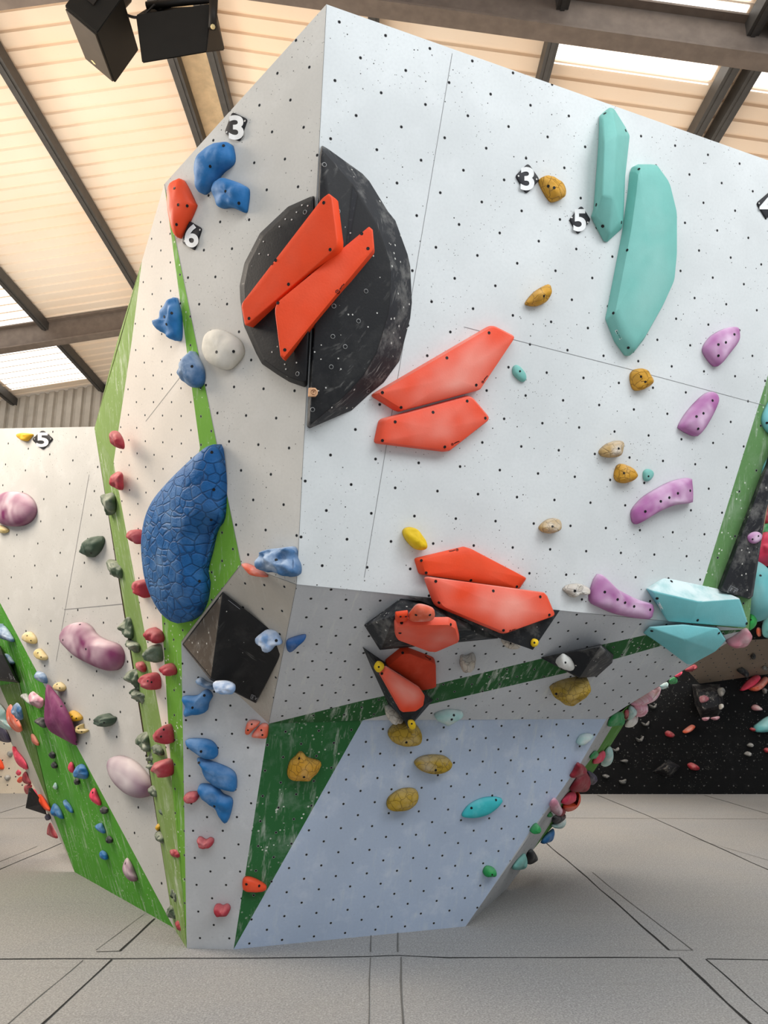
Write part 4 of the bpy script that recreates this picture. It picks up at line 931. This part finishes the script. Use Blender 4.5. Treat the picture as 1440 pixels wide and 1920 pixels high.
L2 blue .07 .2 | small blue drop hold right of the blue leaf on the green overhang | 120,1504 122,1499 132,1510 138,1524 129,1519 |
L2 blue .07 .2 | small blue drop hold, upper of two low on the green overhang | 180,1547 190,1543 195,1552 198,1562 190,1560 183,1555 |
L2 blue .07 .2 | small blue drop hold, lower of two low on the green overhang | 187,1600 192,1594 200,1600 203,1611 196,1611 189,1606 |
LP blue_chalky .09 .3 | white and blue hold behind the striped orange hold at the left edge | 23,1335 30,1318 38,1324 44,1344 40,1350 30,1342 |
# dark knobs of the green overhang
L2 charcoal .05 .2 | black knob, uppermost of a pair on the green overhang | 92,1415 97,1409 103,1413 103,1421 97,1422 |
L2 charcoal .05 .2 | black knob, lower of a pair on the green overhang | 96,1434 101,1428 107,1434 107,1440 100,1440 |
L2 charcoal .05 .2 | black knob under the blue chunk on the green overhang | 139,1464 144,1458 149,1463 149,1470 143,1471 |
L2 charcoal .05 .2 | black knob just below the hot pink leaf on the green overhang | 188,1517 194,1512 202,1516 201,1524 192,1526 |
L2 charcoal .05 .2 | black knob between the two low blue drops on the green overhang | 199,1573 204,1567 210,1572 211,1579 203,1581 |
L2 charcoal .06 .3 | black and white chalked hold touching the left side of the plum fin | 65,1352 75,1345 85,1348 86,1364 76,1361 |
# pink and red holds of the green overhang
L2 pink_chalky .07 .4 | chalky pink hold left of the tip of the plum fin | 55,1306 62,1296 70,1302 82,1312 80,1325 70,1328 60,1320 |
L2 white .06 .4 | chalk-white hold left of the chalky pink one | 40,1304 50,1300 57,1312 60,1322 52,1316 |
L2 coral .05 .1 | small coral leaf left of the plum fin on the green overhang | 59,1376 65,1379 74,1395 70,1398 61,1390 |
L2 hot_pink .05 .1 | small red oval touching the blue chunk on the green overhang | 128,1438 133,1428 138,1434 139,1447 133,1448 |
L2 hot_pink .07 .1 | hot pink leaf hold right of centre on the green overhang | 169,1487 177,1477 184,1492 190,1507 187,1510 178,1505 171,1497 | 174,1486
L2 mint .04 .1 | tiny mint foothold on the green overhang below the black knobs | 100,1474 104,1467 108,1475 106,1480 102,1479 |
# holds on the slim left edge
LP coral .1 .1 | striped orange and white hold on the slim edge at far left | 14,1332 20,1320 26,1330 33,1345 41,1362 42,1370 35,1373 25,1365 15,1350 | 32,1351
LP mint .12 .1 | mint hold with white chalk cut off by the left edge | -8,1318 0,1320 10,1332 15,1350 24,1362 18,1368 0,1362 -8,1355 |
LP indigo .1 .1 | dark purple hold cut off by the left edge below the mint one | -6,1358 9,1365 20,1389 15,1392 5,1390 -6,1382 |
LP hot_pink .09 .1 | long pink hold along the slim left edge | 24,1399 35,1411 46,1425 52,1439 50,1443 37,1435 29,1421 25,1407 |
LP hot_pink .06 .1 | small round red knob under the long pink hold | 31,1449 34,1443 39,1447 39,1452 35,1454 |
LP orange .06 .1 | small orange nub left of the crimson leaf on the slim left edge | 33,1463 38,1456 44,1459 43,1464 37,1468 |
LP crimson .09 .1 | crimson leaf on the slim left edge below the long pink hold | 43,1456 48,1446 54,1458 59,1470 48,1468 |
LP red .09 .1 | red block on the slim left edge above the black wedge | 48,1472 58,1471 60,1475 52,1489 48,1482 |
LP hot_pink .09 .1 | pink pear hold on the black wedge at the left | 59,1489 64,1479 70,1489 74,1504 67,1500 60,1495 | 63,1489
LP orange .08 .1 | orange fin on the slim left edge right of the black wedge | 71,1491 77,1490 86,1503 95,1518 93,1521 85,1517 76,1505 |
LP indigo .06 .1 | small indigo knob on the slim left edge below the orange fin | 85,1530 90,1526 95,1535 89,1538 |
LP red .09 .1 | red pear hold, lowest on the slim left edge | 90,1559 94,1542 102,1556 109,1571 100,1569 91,1564 |
# holds on the far cream wall
CF grey .08 .1 | small grey green knob on the far cream wall, upper of two | 14,1413 18,1408 23,1411 22,1417 19,1420 |
CF grey .08 .1 | small grey green knob on the far cream wall, lower of two | 9,1457 14,1453 19,1457 17,1462 13,1464 |
CF orange .08 .1 | orange hold on the far cream wall cut off by the left edge | -6,1425 2,1426 7,1440 3,1443 -6,1440 |
# holds peeking out along the right edge
R2 hot_pink .25 .2 | big red hold peeking out at the right edge beside the long black volume | 1412,1014 1445,1003 1454,1052 1436,1056 1408,1064 1405,1035 |
R2 red .2 .2 | red hold at the right edge above the green scrap | 1415,988 1418,960 1450,952 1452,986 |
R2 green .15 .1 | green hold at the right edge between two red ones | 1413,1012 1414,990 1447,983 1449,1010 |
R2 teal_chalky .3 .03 | teal slab hold standing out at the right edge beyond the black volume | 1398,1060 1424,1057 1448,1083 1448,1141 1421,1160 1402,1152 1396,1116 | 1426,1079
R2 lime_green .15 .1 | bright green ring-shaped hold at the right tip of the wide teal ledge | 1404,1177 1406,1149 1414,1149 1420,1158 1417,1170 1410,1177 | 1408,1162
UR dusty_pink .08 .2 | dusty pink knuckle hold at the right corner of the underside | 1363,1206 1380,1196 1396,1184 1404,1182 1408,1190 1406,1197 1395,1205 1379,1208 |
RS crimson .1 .1 | crimson oblong hold just below the teal bowl at the right | 1284,1256 1295,1249 1303,1246 1307,1250 1301,1255 1290,1259 |
RS hot_pink .05 .1 | tiny pink hold on the lower edge of the underside | 1265,1268 1272,1262 1279,1259 1277,1264 1270,1269 |
RS green .06 .1 | small green and tan hold on the lower edge of the underside | 1254,1276 1264,1269 1270,1274 1267,1281 1256,1282 |
RS mint .07 .1 | small grey green hold right of the long pink one on the lower edge | 1236,1286 1251,1279 1251,1287 1240,1292 |
RS pink_chalky .15 .1 | long pale pink hold on the lower edge of the underside, upper of two | 1181,1319 1208,1303 1235,1287 1236,1294 1229,1307 1214,1317 1195,1322 |
RS pink_chalky .15 .1 | rounded pale pink hold on the lower edge of the underside, lower of two | 1187,1322 1198,1318 1211,1319 1211,1330 1204,1341 1191,1342 1189,1332 |
RS mint .12 .1 | mint and white hold between the green lump and the pale pink holds | 1179,1324 1189,1326 1191,1335 1182,1344 1175,1348 |
RS white .1 .1 | round white hold just under the mint and white one | 1172,1360 1182,1345 1194,1342 1193,1352 1183,1362 1174,1363 |
RS green .09 .2 | large green lump hold at the corner of the slab and the underside | 1139,1361 1143,1348 1153,1336 1166,1335 1170,1348 1167,1358 1153,1360 1145,1361 |
RS red .05 .1 | narrow red hold beside the large green lump | 1171,1334 1178,1330 1177,1342 1173,1349 |
RS mint .15 .05 | large pale mint hold behind the pink hold on the right side face | 1127,1432 1134,1408 1144,1399 1146,1416 1140,1431 1131,1436 |
RS green .06 .2 | green wedge on the right side face beside the pink hold | 1105,1421 1115,1408 1121,1411 1116,1421 |
RS hot_pink .09 .15 | hot pink hold in front of the large pale mint one | 1111,1431 1116,1419 1125,1411 1132,1407 1133,1416 1124,1428 |
RS crimson .12 .15 | dark red hold on the right side face, upper of a stacked pair | 1067,1455 1075,1442 1083,1429 1092,1433 1098,1441 1096,1447 1082,1455 1072,1457 |
RS crimson .15 .1 | larger dark red bulb hold, lower of a stacked pair | 1068,1480 1082,1457 1097,1446 1104,1458 1103,1472 1095,1482 1080,1483 |
RS indigo .12 .1 | dark navy hold behind the dark red bulb | 1100,1446 1110,1448 1117,1455 1116,1464 1105,1470 |
RS pink_chalky .12 .1 | rose pink and white block hold on the right edge of the slab | 1030,1507 1039,1495 1047,1507 1052,1517 1047,1528 1038,1525 1031,1516 |
RS hot_pink .1 .15 | crimson pink hold above the orange crescent | 1052,1505 1060,1493 1068,1485 1077,1484 1077,1497 1064,1507 |
RS orange .15 .05 | orange crescent hold below the dark red bulb | 1055,1510 1066,1505 1077,1497 1083,1483 1086,1493 1080,1508 1069,1517 1058,1520 |
RS crimson .08 .1 | small maroon hold right under the rose pink block | 1049,1518 1057,1514 1058,1523 1047,1530 |
RS charcoal .1 .0 | flat black hold on the side edge above a mint one | 1035,1541 1038,1531 1048,1528 1058,1525 1058,1532 1043,1543 |
RS mint .12 .05 | rounded mint hold on the side edge above the blue one | 1033,1547 1046,1540 1058,1532 1058,1542 1050,1551 1040,1552 |
RS blue .12 .05 | blue wedge hold on the side edge of the slab | 1013,1580 1023,1566 1037,1553 1035,1568 1029,1576 1020,1579 |
RS charcoal .12 .0 | black cube-like hold low on the side edge of the slab | 987,1619 988,1602 997,1592 1006,1606 1002,1613 |
RS teal .1 .05 | teal wedge hold, lowest on the side edge of the slab | 960,1629 967,1616 976,1606 984,1600 987,1617 982,1627 |
# holds on the far black wall
BK hot_pink .2 .1 | bright red leaf hold on the far black wall, left of two | 1389,1295 1397,1283 1407,1273 1419,1266 1425,1270 1416,1281 1400,1292 |
BK coral .2 .1 | pale red leaf hold on the far black wall, right of two | 1405,1291 1422,1280 1435,1269 1439,1274 1431,1287 1417,1296 |
TN charcoal .15 .2 | long black hold on the tan band of the far wall | 1381,1256 1391,1252 1400,1257 1405,1263 1401,1270 1390,1263 |
TN charcoal .1 .1 | small round black hold on the tan band of the far wall | 1407,1230 1412,1225 1417,1229 1415,1235 1409,1235 |
TN grey .1 .3 | small grey hold on the tan band at the right edge | 1428,1252 1434,1248 1439,1255 1432,1256 |
BK dusty_pink .15 .1 | pink hold on the far black wall below the red leaves | 1410,1326 1417,1321 1428,1329 1426,1332 1414,1332 |
BK coral .15 .1 | salmon oblong hold on the far black wall | 1281,1372 1287,1366 1298,1359 1303,1362 1297,1369 1285,1375 |
BK red .15 .2 | red hold on the far black wall near the large green lump | 1248,1374 1254,1370 1263,1376 1261,1382 1251,1381 |
BK red .15 .2 | red hold on the far black wall, lowest of the reds | 1290,1434 1298,1430 1310,1438 1308,1444 1296,1443 |
BK teal_chalky .2 .05 | grey green block hold cut off by the right edge on the far black wall | 1415,1364 1421,1357 1445,1343 1450,1368 1420,1373 |
BK red .1 .2 | small dark red hold left of the grey green block | 1406,1367 1411,1364 1416,1368 1412,1371 |
BK red .1 .1 | small red hold at the right edge below the grey green block | 1433,1405 1439,1402 1442,1409 1436,1411 |
BK grey .1 .4 | pale chalky hold at the right edge under the red leaves | 1429,1293 1434,1290 1438,1296 1433,1301 |
BT teal_chalky .2 .1 | grey green hold at the right edge on the upper black face | 1429,1181 1434,1167 1446,1160 1446,1188 1431,1188 |
BT coral .1 .2 | small orange hold beside the grey green one on the upper black face | 1418,1184 1421,1179 1427,1181 1426,1189 1420,1189 |
# faint crescent footholds on the far black wall
BK faint .1 .3 | faint grey crescent foothold on the black wall, highest of the row | 1218,1321 1225,1325 1231,1319 1229,1328 1221,1328 |
BK faint .1 .3 | faint grey crescent foothold on the black wall, second from the top | 1203,1354 1210,1358 1217,1352 1214,1361 1206,1360 |
BK faint .1 .3 | faint grey crescent foothold on the black wall, third from the top | 1192,1383 1199,1387 1206,1380 1204,1390 1196,1391 |
BK faint .1 .3 | faint grey crescent foothold on the black wall beside the large mint hold | 1148,1403 1154,1405 1160,1401 1159,1408 1151,1409 |
BK faint .1 .3 | faint grey foothold on the black wall below the large mint hold | 1164,1427 1171,1424 1177,1425 1174,1431 1168,1429 |
BK faint .1 .3 | faint grey foothold on the black wall right of the navy hold | 1130,1454 1136,1452 1143,1455 1138,1459 1132,1458 |
BK faint .1 .3 | faint grey foothold on the black wall, lowest near the floor | 1161,1464 1168,1463 1174,1461 1172,1468 1165,1470 |
BK grey .1 .2 | light grey foothold on the black wall at the right, upper of two | 1401,1398 1407,1393 1412,1397 1408,1401 |
BK grey .1 .3 | light grey foothold on the black wall at the right, lower of two | 1396,1414 1402,1409 1409,1413 1404,1418 |
'''
group = None; k = 0
for line in DATA.strip().splitlines():
    if line.startswith('#'): group = line[2:].strip(); continue
    head, label, q, *bo = [w.strip() for w in line.split('|')]
    fac, mat, h, bump = head.split(); k += 1
    g = None if group == 'cream hold' else group
    hold(fac, mat, pts(q), float(h), label, g, bump=float(bump), bolts=pts(bo[0]) if bo and bo[0] else [], seed=k, hs=.3)

# black volumes of the walls behind
solid('L2', 'black', [(-40,1205,0),(0,1210,0),(22,1248,0),(38,1281,0),(-40,1272,0),(-40,1222,.14),(6,1228,.14),(30,1276,.10),(-40,1268,.12)],
    [(0,1,2,3,4),(0,1,6,5),(1,2,3,7,6),(3,4,8,7),(4,0,5,8),(5,6,7,8)], 'black volume cut off by the left edge on the green overhang', None, bev=.006)
framelogo(bpy.data.objects['climbing_volume.00%d' % (len([o for o in bpy.data.objects if o.name.startswith('climbing_volume')]) - 1)], pts('17,1263 27,1268 31,1277 21,1274'), m_grey, 2)
q = P(72, 1502, zc(L2.hit(85, 1500)) + .12)
PW = Plane(q, q + V((1, -.35, 0)), q + V((0, .1, 1)))
solid(PW, 'black', [(60,1477,0),(54,1478,0),(75,1510,0),(88,1528,0),(82,1507,0),(48,1515,.12),(54,1486,.10)],
    [(0,1,2,3,4),(0,1,6),(1,2,5,6),(2,3,5),(3,4,5),(4,0,6,5)], 'black wedge volume jutting out from the slim left edge', None, bev=0)
vf = solid('BK', 'black_scuffed', [(1297,1283,0),(1350,1282,0),(1358,1320,0),(1346,1345,0),(1314,1346,0),(1302,1318,0),(1310,1298,.4),(1345,1296,.4),(1348,1325,.45),(1318,1330,.45)],
    [(0,1,2,3,4,5),(0,1,7,6),(1,2,8,7),(2,3,8),(3,4,9,8),(4,5,9),(5,0,6,9),(6,7,8,9)], 'black boxy volume with chalky holds on the far black wall', None, bev=.01)
PF = Plane(BK.hit(1310,1298,.4), BK.hit(1345,1296,.4), BK.hit(1330,1330,.45))
for lab, m, q in (('rosy chalked hold at the upper left of the boxy volume on the black wall', 'dusty_pink', '1312,1307 1319,1304 1328,1309 1326,1315 1315,1317'),
    ('grey chalked hold at the upper right of the boxy volume on the black wall', 'grey', '1346,1293 1353,1289 1358,1298 1353,1306 1348,1302'),
    ('chalky hold on the right side of the boxy volume on the black wall', 'white', '1349,1322 1353,1320 1355,1328 1350,1330'),
    ('pale pink hold under the boxy volume, left of two', 'pink_chalky', '1317,1346 1329,1345 1326,1351 1320,1351'),
    ('pale pink hold under the boxy volume, right of two', 'pink_chalky', '1333,1346 1347,1343 1346,1349 1340,1350')):
    hold(PF, m, pts(q), .12, lab, 'holds on the boxy volume', bump=.3, bolts=[], seed=len(lab))
solid('BK', 'black_scuffed', [(1223,1447,0),(1253,1423,0),(1277,1437,0),(1257,1459,0),(1252,1440,.35)], [(0,1,2,3),(0,1,4),(1,2,4),(2,3,4),(3,0,4)], 'dusty black pyramid volume low on the far black wall', None, bev=.01)

# ------------------------------------------------------------------ loudspeakers under the roof
m_spk = simple('speaker_black', '17140f', .6, .25); m_grille = simple('speaker_grille', '3a332b', .5, .4); m_badge = simple('badge_gold', 'd8c48e', .4, .5)
m_brk = simple('bracket_black', '221d19', .55)
def sp(x, y, z, k=3.789, ox=100, oy=0): return P(ox + x / k, oy + y / k, z)
def hexa(name, cs, mat, label, bev=.006):
    fs = [(0,1,2,3),(4,5,6,7),(0,1,5,4),(1,2,6,5),(2,3,7,6),(3,0,4,7)]
    org = sum(cs, V()) / 8
    me = mesh(name, cs, fs, False, org)
    bm = bmesh.new(); bm.from_mesh(me); bmesh.ops.bevel(bm, geom=list(bm.edges), offset=bev, segments=2, affect='EDGES'); bm.to_mesh(me); bm.free()
    o = obj(name, me, mat); finish(o, org, label, 'loudspeaker', 'loudspeakers under the roof'); return o
def tube(name, a, b, r, mat, parent, org, k=8):
    d = (b - a).normalized(); x = d.orthogonal().normalized(); y = d.cross(x)
    vs = [p + x*math.cos(2*math.pi*i/k)*r + y*math.sin(2*math.pi*i/k)*r for p in (a, b) for i in range(k)]
    fs = [tuple(range(k)), tuple(range(k, 2*k))] + [(i, (i+1) % k, k+(i+1) % k, k+i) for i in range(k)]
    return obj(name, mesh(name, vs, fs, True, org), mat, parent)
b = sp(310,235,6.2); da = sp(80,40,6.2) - b; dc = sp(440,590,6.866) - b; de = sp(495,-25,6.212) - b
s1 = hexa('loudspeaker', [b, b+da, b+da+dc, b+dc, b+de, b+da+de, b+da+dc+de, b+dc+de], m_spk, 'black loudspeaker at top left seen from its corner, with a brown grille side')
org = s1.location.copy()
nf = da.cross(dc).normalized(); nf = nf if nf.dot(-de) > 0 else -nf
q = [b + da*.04 + dc*.03, b + da*.96 + dc*.03, b + da*.96 + dc*.97, b + da*.04 + dc*.97]
obj('grille', mesh('grille', [p + nf*.003 for p in q] + [p + nf*.014 for p in q], [(0,1,2,3),(4,5,6,7),(0,1,5,4),(1,2,6,5),(2,3,7,6),(3,0,4,7)], False, org), m_grille, s1); grille = COL.objects[-1]
bc = b + da*.62 + dc*.86 + nf*.016
obj('badge', mesh('badge', [bc + da*.09, bc + dc*.035, bc - da*.09, bc - dc*.035], [(0,1,2,3)], False, org), m_badge, grille)
nu = da.cross(de).normalized(); nu = nu if nu.dot(-dc) > 0 else -nu
pc = b + da*.55 + de*.62 + nu*.003
obj('mount_plate', mesh('mount_plate', [pc + da*i*.12 + de*j*.2 + nu*l for l in (0, .012) for i, j in ((-1,-1),(1,-1),(1,1),(-1,1))], [(0,1,2,3),(4,5,6,7),(0,1,5,4),(1,2,6,5),(2,3,7,6),(3,0,4,7)], False, org), m_brk, s1)
tube('bolt', pc + nu*.01, pc + nu*.03, .012, m_badge, s1, org)
beamz = rz(RX) - .62
top = V((org.x + .05, 5.72, rz(org.x) - .62)); tube('bracket', org + de*.3, top, .03, m_brk, s1, org)
f2 = [sp(585,108,6.3), sp(1125,25,6.3), sp(1088,372,6.3), sp(630,450,6.3)]
k2 = [sp(660,60,6.75), sp(1152,40,6.75), sp(1220,356,6.75), sp(700,420,6.75)]
s2 = hexa('loudspeaker', f2 + k2, m_spk, 'black loudspeaker at top left seen broadside, right of the cornerwise one', .008)
org2 = s2.location.copy()
tube('yoke_arm', sp(1140,-30,6.28), sp(1130,200,6.28), .035, m_brk, s2, org2); tube('bolt', sp(1133,190,6.245), sp(1133,190,6.22), .02, m_badge, s2, org2)
tube('yoke_bar', sp(660,40,6.5), sp(1150,-10,6.5), .03, m_brk, s2, org2)
tube('bracket', sp(740,40,6.5), V((org2.x - .1, 5.72, rz(org2.x) - .62)), .04, m_brk, s2, org2)
# sagging cable between the two speakers
a, c = b + de*.96 + dc*.3, sp(720,30,6.45); P3 = []
vs = []; fs = []; K = 6
for i in range(13):
    u = i/12; p = a.lerp(c, u) - V((0, 0, .07*math.sin(math.pi*u)))
    for j in range(K): vs.append(p + V((0, math.cos(2*math.pi*j/K), math.sin(2*math.pi*j/K))) * .012)
    if i:
        for j in range(K): fs.append(((i-1)*K+j, (i-1)*K+(j+1) % K, i*K+(j+1) % K, i*K+j))
o = obj('speaker_cable', mesh('speaker_cable', vs, fs, True, a), m_brk); o.location = a
tag(o, 'thin black cable strung between the two loudspeakers', 'cable')

# ------------------------------------------------------------------ light
w = bpy.data.worlds.new('world'); scn.world = w; w.use_nodes = True
bg = w.node_tree.nodes['Background']; bg.inputs[0].default_value = (.86, .93, 1.0, 1); bg.inputs[1].default_value = .42
def area(name, loc, target, size, power, col):
    li = bpy.data.lights.new(name, 'AREA'); li.shape = 'RECTANGLE'; li.size, li.size_y = size; li.energy = power; li.color = col
    o = bpy.data.objects.new(name, li); COL.objects.link(o); o.location = loc
    o.rotation_euler = (V(target) - V(loc)).to_track_quat('-Z', 'Y').to_euler(); return o
area('skylight_right', (5.0, .5, 7.2), (.6, 5, 2), (4, 4), 400, (.93, .97, 1.0))
area('skylight_left', (-6.0, 5.0, 6.2), (-2.0, 6.2, 1.8), (3, 3), 430, (1.0, .89, .76))
area('roof_fill_left', (-4.6, 7.5, 4.4), (-4.4, 7.7, 9), (6, 9), 300, (1.0, .9, .78))  # added lamp without a real fitting, brightens the left roof sheets
area('roof_fill_right', (2.6, 8.6, 5.2), (2.6, 8.4, 9), (4, 3), 70, (1.0, .9, .78))  # unseen lamp added to lift the roof right of the ridge
area('hall_fill_far', (-3.0, 12.0, 6.4), (-3.0, 12.2, 0), (8, 2), 260, (1.0, .96, .9))  # added overhead fill for the far end, no known fixture
area('hall_fill_right', (5.5, 10.0, 6.2), (5, 10.5, 0), (4, 3), 420, (1.0, .96, .9))  # fill lamp added to brighten the floor at far right
area('hall_fill_front', (0, -2.0, 7.0), (0, 2.5, 0), (7, 3), 250, (.95, .97, 1.0))  # added overhead fill behind the camera, not a known lamp
